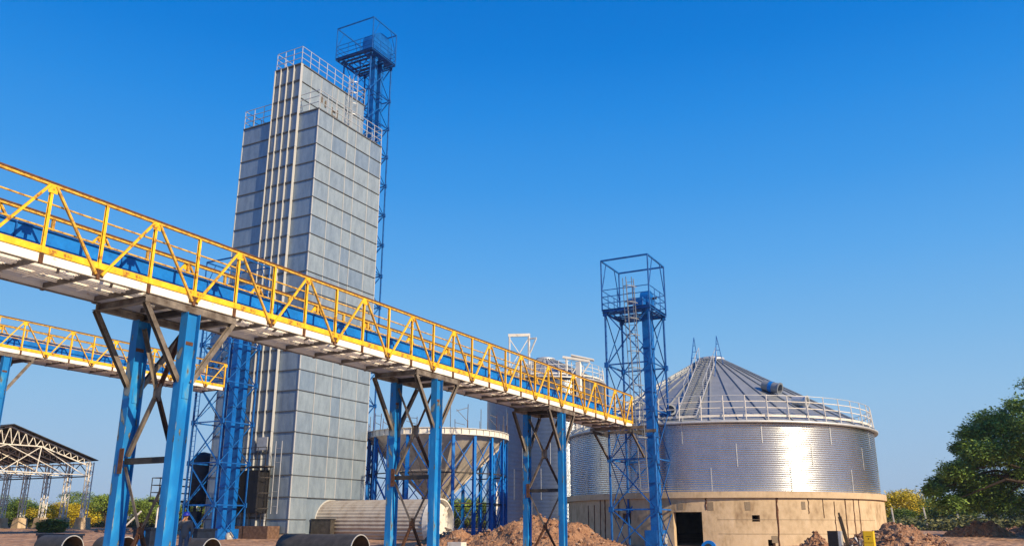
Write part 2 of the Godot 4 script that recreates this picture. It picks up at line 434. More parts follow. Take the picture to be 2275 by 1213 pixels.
# ---------------------------------------------------------------- conveyor bridge
func bridge(label: String, xn: float, z_full: float, z0: float, z1: float, yb: float, yt: float, step: float) -> Node3D:
	var xf := xn - 1.77
	var t := thing("conveyor_bridge", label, "conveyor bridge", Vector3(xn, yb, z0))
	var zs := []
	var i := -int((z0 - z_full) / step)
	while z_full - i * step > z1 + 0.3:
		zs.append([z_full - i * step, posmod(i, 2) == 0])
		i += 1
	zs.append([z1 + 0.04, posmod(i, 2) == 0])
	for side in [[xn, 1.0], [xf, -1.0]]:
		var x: float = side[0]
		var s: float = side[1]
		bar("top_rail", Vector3(x, yt - 0.062, z0), Vector3(x, yt - 0.062, z1), "B66x50", M.ochre, t)
		bar("rail_cap", Vector3(x, yt - 0.016, z0), Vector3(x, yt - 0.016, z1), "B84x40", M.rust, t)
		bar("bottom_chord", Vector3(x, yb + 0.255, z0), Vector3(x, yb + 0.255, z1), "B60x140", M.yellow, t)
		bar("side_band", Vector3(x - s * 0.012, yb + 0.092, z0), Vector3(x - s * 0.012, yb + 0.092, z1), "B30x183", M.white, t)
		bar("toe_angle", Vector3(x - s * 0.02, yb - 0.012, z0), Vector3(x - s * 0.02, yb - 0.012, z1), "B60x22", M.primer, t)
		for f in [0.44, 0.74]:
			var y := lerpf(yb, yt, f)
			bar("mid_rail", Vector3(x - s * 0.06, y, z0), Vector3(x - s * 0.06, y, z1), "B32x32", M.ochre, t)
		for j in zs.size():
			var z: float = zs[j][0]
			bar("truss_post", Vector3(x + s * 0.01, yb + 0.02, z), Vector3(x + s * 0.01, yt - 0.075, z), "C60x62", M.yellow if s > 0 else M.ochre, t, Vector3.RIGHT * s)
			bar("post_foot", Vector3(x + s * 0.014, yb - 0.03, z), Vector3(x + s * 0.014, yb + 0.185, z), "B76x70", M.rust, t, Vector3.RIGHT * s)
			if j + 1 < zs.size():
				var za: float = zs[j][0]
				var zb: float = zs[j + 1][0]
				var up: bool = zs[j][1]
				var a := Vector3(x + s * 0.045, yt - 0.08 if up else yb + 0.06, lerpf(za, zb, 0.05))
				var b := Vector3(x + s * 0.045, yb + 0.06 if up else yt - 0.08, lerpf(za, zb, 0.95))
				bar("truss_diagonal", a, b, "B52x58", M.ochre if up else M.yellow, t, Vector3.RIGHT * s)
			if zs[j][1]:
				slab("gusset_plate", Vector3(x + s * 0.05 - 0.006, yt - 0.24, z - 0.1), Vector3(x + s * 0.05 + 0.006, yt - 0.06, z + 0.1), M.yellow, t)
			else:
				slab("gusset_plate", Vector3(x + s * 0.024 - 0.006, yb + 0.03, z - 0.13), Vector3(x + s * 0.024 + 0.006, yb + 0.17, z + 0.13), M.rust, t)
	# deck seen from below: cross channels, stringers, ribbed sheets
	for j in zs.size():
		var z: float = zs[j][0]
		bar("cross_beam", Vector3(xf + 0.03, yb + 0.072, z), Vector3(xn - 0.03, yb + 0.072, z), "C60x100", M.primer, t)
		if j + 1 < zs.size():
			var zb: float = zs[j + 1][0]
			var st := begin()
			var n := 22
			for q in n:
				var x := lerpf(xf + 0.06, xn - 0.06, (q + 0.5) / n)
				var a := Vector3(x - 0.007, yb + 0.135, zb + 0.02)
				var b := Vector3(x + 0.007, yb + 0.166, z - 0.02)
				quad(st, Vector3(b.x, a.y, a.z), Vector3(b.x, b.y, a.z), b, Vector3(b.x, a.y, b.z))
				quad(st, a, Vector3(a.x, a.y, b.z), Vector3(a.x, b.y, b.z), Vector3(a.x, b.y, a.z))
				quad(st, a, Vector3(b.x, a.y, a.z), Vector3(b.x, a.y, b.z), Vector3(a.x, a.y, b.z))
				quad(st, Vector3(a.x, b.y, a.z), Vector3(a.x, b.y, b.z), b, Vector3(b.x, b.y, a.z))
			put("deck_grating", done(st), M.deck, t)
			var zm: float = (z + zb) / 2
			bar("deck_strap", Vector3(xf + 0.25, yb + 0.10, zm), Vector3(xf + 0.95, yb + 0.10, zm), "L60x50", M.deck, t)
			bar("deck_strap", Vector3(xf + 1.1, yb + 0.105, zm - 0.2), Vector3(xn - 0.2, yb + 0.105, zm + 0.1), "L55x40", M.primer, t)
	for f in [0.28, 0.52, 0.60]:
		var x := lerpf(xf, xn, f)
		bar("stringer", Vector3(x, yb + 0.095, z0), Vector3(x, yb + 0.095, z1), "B45x55", M.deck, t)
	return t

func trough(label: String, xn: float, z0: float, z1: float, yb: float, yt: float) -> void:
	var xa := xn - 1.5
	var xb := xn - 1.0
	var t := thing("belt_conveyor", label, "conveyor", Vector3(xa, yb, z0))
	var z := z0
	while z > z1 + 0.3:
		var e := maxf(z - 2.47, z1)
		slab("trough_section", Vector3(xa, yb, e + 0.012), Vector3(xb, yt - 0.03, z - 0.012), M.blue, t)
		slab("trough_cover", Vector3(xa - 0.04, yt - 0.028, e + 0.02), Vector3(xb + 0.045, yt, z - 0.02), M.tower, t)
		slab("joint_flange", Vector3(xa - 0.03, yb + 0.005, e - 0.02), Vector3(xb + 0.03, yt - 0.035, e + 0.011), M.tower, t)
		z = e

func trestle(label: String, xn: float, z: float, yt: float, ybase: float, gusset_y: float, strut_y: float, low_y: float, group := "") -> void:
	var xf := xn - 1.77
	var t := thing("support_trestle", label, "trestle", Vector3(xn, ybase, z), group)
	var cn := xn - 0.06
	var cf := xf + 0.06
	for x in [cn, cf]:
		bar("column", Vector3(x, ybase - 0.3, z), Vector3(x, yt - 0.17, z), "H230x360x16", M.column, t, Vector3.BACK)
		slab("base_plate", Vector3(x - 0.25, ybase - 0.02, z - 0.3), Vector3(x + 0.25, ybase + 0.04, z + 0.3), M.dark, t)
		bar("head_channel", Vector3(x, yt - 0.09, z + 1.3), Vector3(x, yt - 0.09, z - 1.3), "C130x160", M.primer, t)
		for s in [1.0, -1.0]:
			bar("knee_brace", Vector3(x, yt - 1.75, z + s * 0.17), Vector3(x, yt - 0.17, z + s * 1.25), "C110x110", M.primer, t, Vector3.RIGHT)
		slab("splice_plate", Vector3(x + 0.008, yt - 0.9, z - 0.13), Vector3(x + 0.02, yt - 0.82, z + 0.13), M.rust, t)
		slab("splice_plate", Vector3(x + 0.008, yt - 2.1, z - 0.16), Vector3(x + 0.022, yt - 1.75, z + 0.02), M.column, t)
	for zz in [z + 1.2, z, z - 1.2]:
		bar("cap_beam", Vector3(cf + 0.06, yt - 0.1, zz), Vector3(cn - 0.06, yt - 0.1, zz), "H120x150x10", M.dark if zz == z else M.primer, t)
	# cross bracing between the two columns
	var c := Vector3((cn + cf) / 2, gusset_y, z)
	var top := yt - 0.35
	for e in [[cf + 0.1, top], [cn - 0.1, top], [cf + 0.1, strut_y + 0.12], [cn - 0.1, strut_y + 0.12]]:
		var p := Vector3(e[0], e[1], z)
		bar("cross_brace", p, p.lerp(c, 0.93), "L80x80", M.primer if e[0] < c.x else M.rust, t)
	slab("brace_gusset", c - Vector3(0.13, 0.2, 0.01), c + Vector3(0.13, 0.2, 0.01), M.primer, t)
	bar("strut", Vector3(cf + 0.08, strut_y, z), Vector3(cn - 0.08, strut_y, z), "C120x130", M.dark, t)
	slab("strut_plate", Vector3(cf + 0.05, strut_y - 0.28, z + 0.182), Vector3(cf + 0.2, strut_y + 0.28, z + 0.2), M.rust, t)
	var d := Vector3(c.x, low_y, z)
	for e in [[cf + 0.1, strut_y - 0.12], [cn - 0.1, strut_y - 0.12], [cf + 0.1, ybase + 0.1], [cn - 0.1, ybase + 0.1]]:
		var p := Vector3(e[0], e[1], z)
		bar("cross_brace", p, p.lerp(d, 0.95), "L75x75", M.rust if e[1] < low_y else M.primer, t)
	slab("brace_gusset", d - Vector3(0.11, 0.16, 0.01), d + Vector3(0.11, 0.16, 0.01), M.rust, t)

# ---------------------------------------------------------------- lattice towers
func ladder(t: Node3D, foot: Vector3, top: Vector3, wide: Vector3, outv: Vector3, cage_from: float, m: Material, rung := 0.3) -> void:
	var h := wide / 2
	bar("ladder_rail", foot - h, top - h, "B45x45", m, t)
	bar("ladder_rail", foot + h, top + h, "B45x45", m, t)
	var n := int((top.y - foot.y) / rung)
	for i in n:
		var p := foot.lerp(top, (i + 0.5) / n)
		bar("ladder_rung", p - h, p + h, "T26", m, t)
	if cage_from < top.y:
		var y := cage_from
		var w := wide.normalized()
		while y <= top.y + 0.01:
			var p := foot.lerp(top, (y - foot.y) / (top.y - foot.y))
			var st := begin()
			for i in 10:
				var a := PI * i / 10.0
				var b := PI * (i + 1) / 10.0
				var u := p + w * cos(a) * 0.36 + outv * sin(a) * 0.62
				var v := p + w * cos(b) * 0.36 + outv * sin(b) * 0.62
				quad(st, u - Vector3.UP * 0.025, u + Vector3.UP * 0.025, v + Vector3.UP * 0.025, v - Vector3.UP * 0.025)
				quad(st, u * 1.0 - outv * 0.01 - Vector3.UP * 0.025, v - outv * 0.01 - Vector3.UP * 0.025, v - outv * 0.01 + Vector3.UP * 0.025, u - outv * 0.01 + Vector3.UP * 0.025)
			put("cage_hoop", done(st), m, t)
			y += 0.9
		for a in [0.25, 0.5, 0.75]:
			var o: Vector3 = w * cos(PI * a) * 0.36 + outv * sin(PI * a) * 0.62
			bar("cage_strap", foot.lerp(top, (cage_from - foot.y) / (top.y - foot.y)) + o, top + o, "B40x8", m, t)

func lattice(label: String, xn: float, zn: float, size: float, y0: float, node0: float, bay: float, yplat: float, cage_h: float, over: float, back := 99.0) -> Node3D:
	# xn, zn: the corner nearest +x and +z
	var t := thing("lattice_tower", label, "steel tower", Vector3(xn - size / 2, y0, zn - size / 2))
	var c := [Vector2(xn, zn), Vector2(xn - size, zn), Vector2(xn - size, zn - size), Vector2(xn, zn - size)]
	for p in c:
		bar("leg", Vector3(p.x, y0 - 0.2, p.y), Vector3(p.x, yplat, p.y), "B100x100", M.tower, t)
	var ys := []
	var y := node0
	while y < yplat - 0.8:
		ys.append(y); y += bay
	ys.append(yplat - 0.12)
	var prev := y0
	for j in ys.size():
		var yy: float = ys[j]
		for f in 4:
			var a: Vector2 = c[f]
			var b: Vector2 = c[(f + 1) % 4]
			bar("horizontal", Vector3(a.x, yy, a.y), Vector3(b.x, yy, b.y), "L75x75", M.tower, t)
			if yy - prev > 0.5:
				var o := Vector3(b.x - a.x, 0, b.y - a.y).normalized()
				bar("brace", Vector3(a.x, prev, a.y) + o * 0.05, Vector3(b.x, yy, b.y) - o * 0.05, "L58x58", M.tower, t)
				bar("brace", Vector3(b.x, prev, b.y) - o * 0.05, Vector3(a.x, yy, a.y) + o * 0.05, "L54x54", M.tower, t)
			slab("gusset", Vector3(a.x - 0.13, yy - 0.14, a.y - 0.055), Vector3(a.x + 0.13, yy + 0.14, a.y + 0.055), M.tower, t)
		prev = yy
	# head platform, guard rails and the open cage over it
	var lo := Vector3(xn - size - over, yplat, zn - size - (over if back > 9.0 else back))
	var hi := Vector3(xn + over, yplat, zn + over)
	var q := [Vector3(hi.x, yplat, hi.z), Vector3(lo.x, yplat, hi.z), Vector3(lo.x, yplat, lo.z), Vector3(hi.x, yplat, lo.z)]
	for f in 4:
		bar("platform_beam", q[f], q[(f + 1) % 4], "C80x160", M.tower, t)
	var n := 6
	for i in n:
		var x := lerpf(lo.x + 0.1, hi.x - 0.1, (i + 0.5) / n)
		bar("platform_joist", Vector3(x, yplat - 0.03, lo.z + 0.05), Vector3(x, yplat - 0.03, hi.z - 0.05), "L70x70", M.tower, t)
	var planks := 7
	for i in planks:
		if i == 3:
			continue
		var z := lerpf(lo.z + 0.06, hi.z - 0.06, (i + 0.5) / planks)
		slab("floor_plate", Vector3(lo.x + 0.06, yplat + 0.02, z - 0.13), Vector3(hi.x - 0.06, yplat + 0.035, z + 0.13), M.tower, t)
	for f in 4:
		var a: Vector3 = q[f]
		var b: Vector3 = q[(f + 1) % 4]
		bar("cage_post", a, a + Vector3.UP * cage_h, "B70x70", M.tower, t)
		bar("cage_beam", a + Vector3.UP * cage_h, b + Vector3.UP * cage_h, "B75x90", M.tower, t)
		if f % 2 == 1:
			bar("cage_brace", a + Vector3.UP * cage_h * 0.35, a.lerp(b, 0.27) + Vector3.UP * cage_h, "B45x45", M.tower, t)
			bar("cage_brace", b + Vector3.UP * cage_h * 0.35, b.lerp(a, 0.27) + Vector3.UP * cage_h, "B45x45", M.tower, t)
		for e in [0.42, 0.8, 1.18]:
			bar("guard_rail", a + Vector3.UP * e, b + Vector3.UP * e, "B38x38", M.tower, t)
		for k in [1, 2]:
			var p := a.lerp(b, k / 3.0)
			bar("rail_post", p, p + Vector3.UP * 1.18, "B36x36", M.tower, t)
	return t

func elevator(label: String, xn: float, zn: float, y0: float, ytop: float, head: float, gap := 0.74, wide := 0.48) -> void:
	var t := thing("bucket_elevator", label, "bucket elevator", Vector3(xn - 0.65, y0, zn - 1.5))
	for z in [zn - 1.08, zn - 1.08 - gap]:
		var y := y0 + 0.9
		while y < ytop - 0.05:
			var e := minf(y + 2.4, ytop)
			slab("casing", Vector3(xn - 0.38 - wide, y + 0.03, z - 0.32), Vector3(xn - 0.38, e - 0.03, z), M.casing, t)
			slab("casing_flange", Vector3(xn - 0.42 - wide, e - 0.028, z - 0.36), Vector3(xn - 0.34, e + 0.028, z + 0.04), M.tower, t)
			y = e
	# boot at the foot
	slab("boot", Vector3(xn - 1.05, y0, zn - 2.45), Vector3(xn - 0.3, y0 + 0.93, zn - 0.8), M.casing, t, 0.06)
	var wheel := put("boot_pulley", lathe(PackedVector2Array([Vector2(0.02, -0.06), Vector2(0.26, -0.06), Vector2(0.26, 0.06), Vector2(0.02, 0.06)]), 18, false), M.galv, t, Transform3D(Basis(Vector3.BACK, PI / 2), Vector3(xn - 0.2, y0 + 0.5, zn - 1.6)))
	bar("bearing", Vector3(xn - 0.3, y0 + 0.5, zn - 1.6), Vector3(xn - 0.12, y0 + 0.5, zn - 1.6), "T110", M.lightpaint, wheel)
	# head hood: half round over both casings
	var p := PackedVector2Array()
	var w := 0.85 * head
	p.append(Vector2(-w, -0.55 * head)); p.append(Vector2(w, -0.55 * head))
	for i in 13:
		var a := PI * i / 12.0
		p.append(Vector2(cos(a) * w, sin(a) * 0.72 * head + 0.05))
	put("head_hood", extrude(p, 0.75 * head), M.casing, t, Transform3D(Basis(Vector3.FORWARD, Vector3.UP, Vector3.RIGHT), Vector3(xn - 0.62 - 0.37 * head, ytop + 0.5 * head, zn - 1.63)))
	slab("discharge_spout", Vector3(xn - 1.0, ytop - 0.35, zn - 0.95 + 0.1), Vector3(xn - 0.42, ytop + 0.25 * head, zn - 0.35), M.casing, t)
	bar("drive_motor", Vector3(xn - 1.75, ytop + 0.5 * head, zn - 1.6), Vector3(xn - 1.0, ytop + 0.5 * head, zn - 1.6), "T360", M.tower, t)
	bar("head_shaft", Vector3(xn - 0.3, ytop + 0.55 * head, zn - 1.63), Vector3(xn - 0.05, ytop + 0.55 * head, zn - 1.63), "T120", M.dark, t)

# ---------------------------------------------------------------- dryer
func dryer() -> void:
	var xr := -36.85
	var xl := -43.85
	var zf := -40.0
	var zb := -47.05
	var top := 29.14
	var row := 1.293
	var base := 1.13
	var t := thing("grain_dryer", "tall grey galvanised grain dryer tower with stepped top", "grain dryer", Vector3((xr + xl) / 2, 0.6, (zf + zb) / 2))
	slab("plinth", Vector3(xl - 0.1, 0.2, zb - 0.1), Vector3(xr + 0.02, base - 0.01, zf + 0.05), M.concrete, t)
	slab("core", Vector3(xl + 0.03, base, zb + 0.03), Vector3(xr - 0.05, top - 0.02, zf - 0.05), M.panel[2], t)
	slab("slab_core", Vector3(-41.07, base, zb + 0.04), Vector3(-38.75, 33.05, zf + 0.02), M.panel[2], t)
	var zj := [zf, -41.5, -43.1, -44.07, -45.7, zb]
	var ribs := [-41.07, -40.52, -39.90, -39.28, -38.60]
	var r := RandomNumberGenerator.new()
	r.seed = 4
	for k in 22:
		var y1 := top - row * k
		var y0 := maxf(y1 - row, base)
		if y1 - y0 < 0.2:
			break
		for j in 5:
			if k >= 20 and j > 0:
				continue
			var off := r.randf_range(0, 0.012)
			slab("side_panel", Vector3(xr - 0.06, y0 + 0.004, zj[j + 1] + 0.004), Vector3(xr + off, y1 - 0.004, zj[j] - 0.004), M.panel[[0, 1, 1, 2, 0, 1][r.randi() % 6]], t)
		for s in [[xl, ribs[0]], [ribs[4], xr - 0.065]]:
			slab("front_panel", Vector3(s[0] + 0.004, y0 + 0.004, zf - 0.06), Vector3(s[1] - 0.004, y1 - 0.004, zf + r.randf_range(0, 0.012)), M.panel[[0, 2, 2][r.randi() % 3]], t)
	# recessed big sheet low on the side, behind the duct
	slab("side_panel", Vector3(xr - 0.25, base, zb + 0.01), Vector3(xr - 0.12, top - row * 20 - 0.01, zj[1]), M.panel[1], t)
	for k in 25:
		var y1 := 33.1 - row * k
		var y0 := maxf(y1 - row, base)
		if y1 - y0 < 0.2:
			break
		for j in 4:
			slab("front_strip", Vector3(ribs[j] + 0.004, y0 + 0.004, zf + 0.03), Vector3(ribs[j + 1] - 0.004, y1 - 0.004, zf + 0.09 + r.randf_range(0, 0.01)), M.panel[[0, 2, 1][r.randi() % 3]], t)
	# vertical deep ribs of the middle strip
	for x in ribs:
		var y := 33.1
		while y > base + 0.3:
			var e := maxf(y - row * 5, base)
			slab("rib", Vector3(x - 0.015, e + 0.01, zf + 0.02), Vector3(x + 0.015, y - 0.01, zf + 0.25), M.rib, t)
			y = e
	# horizontal flanges, row by row
	for k in 23:
		var y := top - row * k if k < 22 else base + 0.03
		if y < base:
			continue
		var last: float = zj[1] if k > 20 else zb
		bar("row_flange", Vector3(xr + 0.03, y, zf + 0.03), Vector3(xr + 0.03, y, last), "B75x40", M.flange, t)
		bar("row_flange", Vector3(xl, y, zf + 0.035), Vector3(ribs[0], y, zf + 0.035), "B40x75", M.flange, t)
		bar("row_flange", Vector3(ribs[4], y, zf + 0.035), Vector3(xr + 0.06, y, zf + 0.035), "B40x75", M.flange, t)
	for k in 25:
		var y := 33.1 - row * k
		if y > base:
			bar("row_flange", Vector3(ribs[0], y, zf + 0.16), Vector3(ribs[4], y, zf + 0.16), "B45x110", M.flange, t)
	for j in [1, 2, 3, 4]:
		var y := top
		while y > 4.0:
			var e := maxf(y - row * 5, top - row * 20)
			slab("seam_strip", Vector3(xr + 0.005, e + 0.02, zj[j] - 0.025), Vector3(xr + 0.035, y - 0.02, zj[j] + 0.025), M.rib, t)
			y = e
	slab("corner_angle", Vector3(xr - 0.03, base, zf - 0.03), Vector3(xr + 0.045, top, zf + 0.05), M.rib, t)
	slab("corner_angle", Vector3(xr - 0.02, base + 2.0, zb - 0.05), Vector3(xr + 0.045, top, zb + 0.03), M.rib, t)
	slab("corner_angle", Vector3(xl - 0.04, base, zf - 0.03), Vector3(xl + 0.02, top, zf + 0.05), M.rib, t)
	slab("terrace", Vector3(-38.7, top - 0.02, zb - 0.05), Vector3(xr + 0.07, top + 0.06, zf + 0.08), M.flange, t)
	slab("terrace", Vector3(xl - 0.05, top - 0.02, zb - 0.05), Vector3(-41.08, top + 0.06, zf + 0.08), M.flange, t)
	slab("slab_roof", Vector3(-41.15, 33.06, zb - 0.05), Vector3(-38.62, 33.15, zf + 0.2), M.flange, t)
	# upper slab, sunlit side above the terrace
	var zu := [zf + 0.02, -41.0, -42.1, -43.3, -43.9, -44.6, -45.4, -46.2, zb]
	for k in 3:
		var y1 := 33.05 - row * k
		for j in 8:
			slab("upper_panel", Vector3(-38.76, maxf(y1 - row, top + 0.07) + 0.004, zu[j + 1] + 0.004), Vector3(-38.69 + r.randf_range(0, 0.015), y1 - 0.004, zu[j] - 0.004), M.panel[[0, 1, 1][r.randi() % 3]], t)
		bar("row_flange", Vector3(-38.66, y1 - row, zf), Vector3(-38.66, y1 - row, zb), "B70x45", M.flange, t)
	for j in [1, 2, 3, 4, 5, 6, 7]:
		slab("seam_strip", Vector3(-38.7, top + 0.08, zu[j] - 0.02), Vector3(-38.65, 33.0, zu[j] + 0.02), M.rib, t)
	# control fittings on the upper side wall
	for e in [[31.35, -42.2, .14, .5], [31.15, -42.6, .14, .5], [30.2, -42.3, .14, .4], [31.0, -43.6, .5, .1], [30.6, -43.6, .5, .1], [30.2, -43.7, .55, .1], [30.8, -43.35, .06, .9], [30.8, -43.95, .06, .9], [30.1, -45.2, .08, .9]]:
		slab("wall_fitting", Vector3(-38.66, e[0] - e[3] / 2, e[1] - e[2] / 2), Vector3(-38.6, e[0] + e[3] / 2, e[1] + e[2] / 2), M.primer, t)
	# guard rails
	var hs := [0.5, 0.95, 1.4]
	rail_run(t, [Vector3(-38.66, top + 0.06, zf + 0.02), Vector3(xr, top + 0.06, zf + 0.02), Vector3(xr, top + 0.06, zb), Vector3(-38.66, top + 0.06, zb)], 1.4, 0.85, hs, "B42x42", M.galv)
	rail_run(t, [Vector3(-41.1, top + 0.06, zb), Vector3(xl, top + 0.06, zb), Vector3(xl, top + 0.06, zf + 0.02), Vector3(-41.1, top + 0.06, zf + 0.02)], 1.4, 0.8, hs, "B42x42", M.galv)
	rail_run(t, [Vector3(-38.7, 33.15, zb), Vector3(-38.7, 33.15, zf + 0.1), Vector3(-41.07, 33.15, zf + 0.1), Vector3(-41.07, 33.15, zb), Vector3(-38.7, 33.15, zb)], 1.35, 0.9, [0.45, 0.9, 1.35], "B42x42", M.galv)
	ladder(t, Vector3(-38.4, top + 0.1, -45.0), Vector3(-38.4, 34.5, -45.0), Vector3(0, 0, 0.45), Vector3.RIGHT, 31.2, M.galv)
	# exhaust hood on the left side
	slab("exhaust_hood", Vector3(-45.6, 10.6, -43.5), Vector3(xl - 0.01, 14.6, -40.3), M.panel[2], t, 0.2)
	for y in [10.6, 11.9, 13.2, 14.5]:
		slab("hood_band", Vector3(-45.66, y, -43.55), Vector3(xl, y + 0.08, -40.24), M.dark, t)
	# service landing, ladder and burner housing low on the front
	slab("burner_housing", Vector3(-40.75, 2.35, -39.88), Vector3(-38.5, 4.85, -38.95), M.black, t, 0.05)
	slab("inspection_door", Vector3(-39.6, 6.1, zf + 0.26), Vector3(-38.75, 6.9, zf + 0.34), M.galv, t)
	slab("landing", Vector3(-40.2, 5.02, -39.7), Vector3(-38.0, 5.1, -38.9), M.dark, t)
	rail_run(t, [Vector3(-40.15, 5.1, -38.95), Vector3(-38.05, 5.1, -38.95)], 1.1, 0.7, [0.4, 0.75, 1.1], "B38x38", M.dark)
	ladder(t, Vector3(-37.75, 2.3, zf + 0.35), Vector3(-37.75, 6.6, zf + 0.35), Vector3(0.5, 0, 0), Vector3.BACK, 99.0, M.galv, 0.75)
	ladder(t, Vector3(-38.35, 1.4, zf + 0.55), Vector3(-38.35, 5.0, zf + 0.55), Vector3(0.45, 0, 0), Vector3.BACK, 2.6, M.dark)
	slab("burner_pedestal", Vector3(-41.2, 0.4, -39.9), Vector3(-37.4, 1.6, -38.9), M.pedestal, t)

# ---------------------------------------------------------------- silos
func silo(label: String, c: Vector3, r: float, ywall: float, apex: float, n: int, tiers: int, segs: int, skin: Material) -> Node3D:
	var t := thing("grain_silo", label, "grain silo", c)
	var h := ywall - c.y
	var th := h / tiers
	var km := corrugated(r, th, th / roundf(th / 0.107), 0.018, segs)
	for k in tiers:
		put("wall_ring", km, skin, t, Transform3D(Basis(), c + Vector3.UP * th * k))
		for q in 14:
			var a := TAU * (q + 0.5 * (k % 2) + 0.17 * k) / 14.0
			var o := Vector3(cos(a), 0, sin(a)) * (r + 0.018)
			bar("wall_seam", c + o + Vector3.UP * (th * k + 0.02), c + o + Vector3.UP * (th * (k + 1) - 0.02), "B45x8", M.galv, t, Vector3(cos(a), 0, sin(a)))
	var ro := r + 0.22
	var rt := 0.75
	var yo := ywall - 0.08
	var yt := apex - 0.15
	put("eave_ring", lathe(PackedVector2Array([Vector2(r + 0.02, ywall - 0.16), Vector2(ro + 0.02, ywall - 0.19), Vector2(ro + 0.05, yo), Vector2(ro - 0.1, yo + 0.05)]), 96), M.galv, t, Transform3D(Basis(), Vector3(c.x, 0, c.z)))
	# one sheet per sector, one raised rib between sheets
	var st := begin()
	var a := PI / n
	var rows := 6
	for i in rows:
		var u := float(i) / rows
		var v := float(i + 1) / rows
		var r0 := lerpf(ro, rt, u)
		var r1 := lerpf(ro, rt, v)
		var p := func(rr: float, s: float, f: float) -> Vector3: return Vector3(rr * cos(a * s), lerpf(yo, yt, f) - 0.012 * rr * (1.0 - absf(s)) * 0.15, rr * sin(a * s))
		for s in [[-1.0, 0.0], [0.0, 1.0]]:
			quad(st, p.call(r0, s[0], u), p.call(r0, s[1], u), p.call(r1, s[1], v), p.call(r1, s[0], v))
	var sheet := done(st)
	for k in n:
		var b := Basis(Vector3.UP, -TAU * k / n)
		put("roof_sheet", sheet, M.roof, t, Transform3D(b, Vector3(c.x, 0, c.z)))
		var e := b * Vector3(cos(a), 0, sin(a))
		bar("roof_rib", Vector3(c.x, yo + 0.03, c.z) + e * ro, Vector3(c.x, yt + 0.03, c.z) + e * rt, "B70x90", M.roof, t)
	put("roof_cap", lathe(PackedVector2Array([Vector2(rt + 0.12, yt - 0.05), Vector2(rt + 0.12, yt + 0.12), Vector2(rt * 0.6, yt + 0.22), Vector2(0.02, yt + 0.27)]), 32), M.galv, t, Transform3D(Basis(), Vector3(c.x, 0, c.z)))
	# eave walkway rail
	var np := maxi(24, roundi(TAU * r / 1.17))
	var rr := r - 0.05
	var yr := ywall + 0.22
	for k in np:
		var f := TAU * k / np
		var g := TAU * (k + 1) / np
		var p := Vector3(c.x + cos(f) * rr, yr, c.z + sin(f) * rr)
		var q := Vector3(c.x + cos(g) * rr, yr, c.z + sin(g) * rr)
		bar("rail_post", p - Vector3.UP * 0.32 + Vector3(cos(f), 0, sin(f)) * 0.12, p + Vector3.UP * 1.08, "B48x48", M.lightpaint, t)
		for e in [0.42, 0.76]:
			bar("guard_rail", p + Vector3.UP * e, q + Vector3.UP * e, "B40x40", M.lightpaint, t)
		bar("guard_rail", p + Vector3.UP * 1.08, q + Vector3.UP * 1.08, "B30x30", M.galv, t)
		bar("toe_board", p, q, "B22x120", M.lightpaint, t)
	return t

func roof_pt(c: Vector3, r: float, ywall: float, apex: float, ang: float, dist: float, lift := 0.0) -> Vector3:
	var f := (r + 0.22 - dist) / (r + 0.22 - 0.75)
	return Vector3(c.x + cos(ang) * dist, lerpf(ywall - 0.08, apex - 0.15, f) + lift, c.z + sin(ang) * dist)

func curved_block(st: SurfaceTool, a0: float, a1: float, y0: float, y1: float, ri: float, ro: float) -> void:
	var n := maxi(1, roundi((a1 - a0) / 0.05))
	for i in n:
		var a := lerpf(a0, a1, float(i) / n)
		var b := lerpf(a0, a1, float(i + 1) / n)
		var u := Vector3(cos(a), 0, sin(a))
		var v := Vector3(cos(b), 0, sin(b))
		var lo := Vector3.UP * y0
		var hi := Vector3.UP * y1
		quad(st, u * ro + lo, v * ro + lo, v * ro + hi, u * ro + hi)
		quad(st, v * ri + lo, u * ri + lo, u * ri + hi, v * ri + hi)
		quad(st, u * ro + hi, v * ro + hi, v * ri + hi, u * ri + hi)
		quad(st, v * ro + lo, u * ro + lo, u * ri + lo, v * ri + lo)
		if i == 0:
			quad(st, u * ri + lo, u * ro + lo, u * ro + hi, u * ri + hi)
		if i == n - 1:
			quad(st, v * ro + lo, v * ri + lo, v * ri + hi, v * ro + hi)

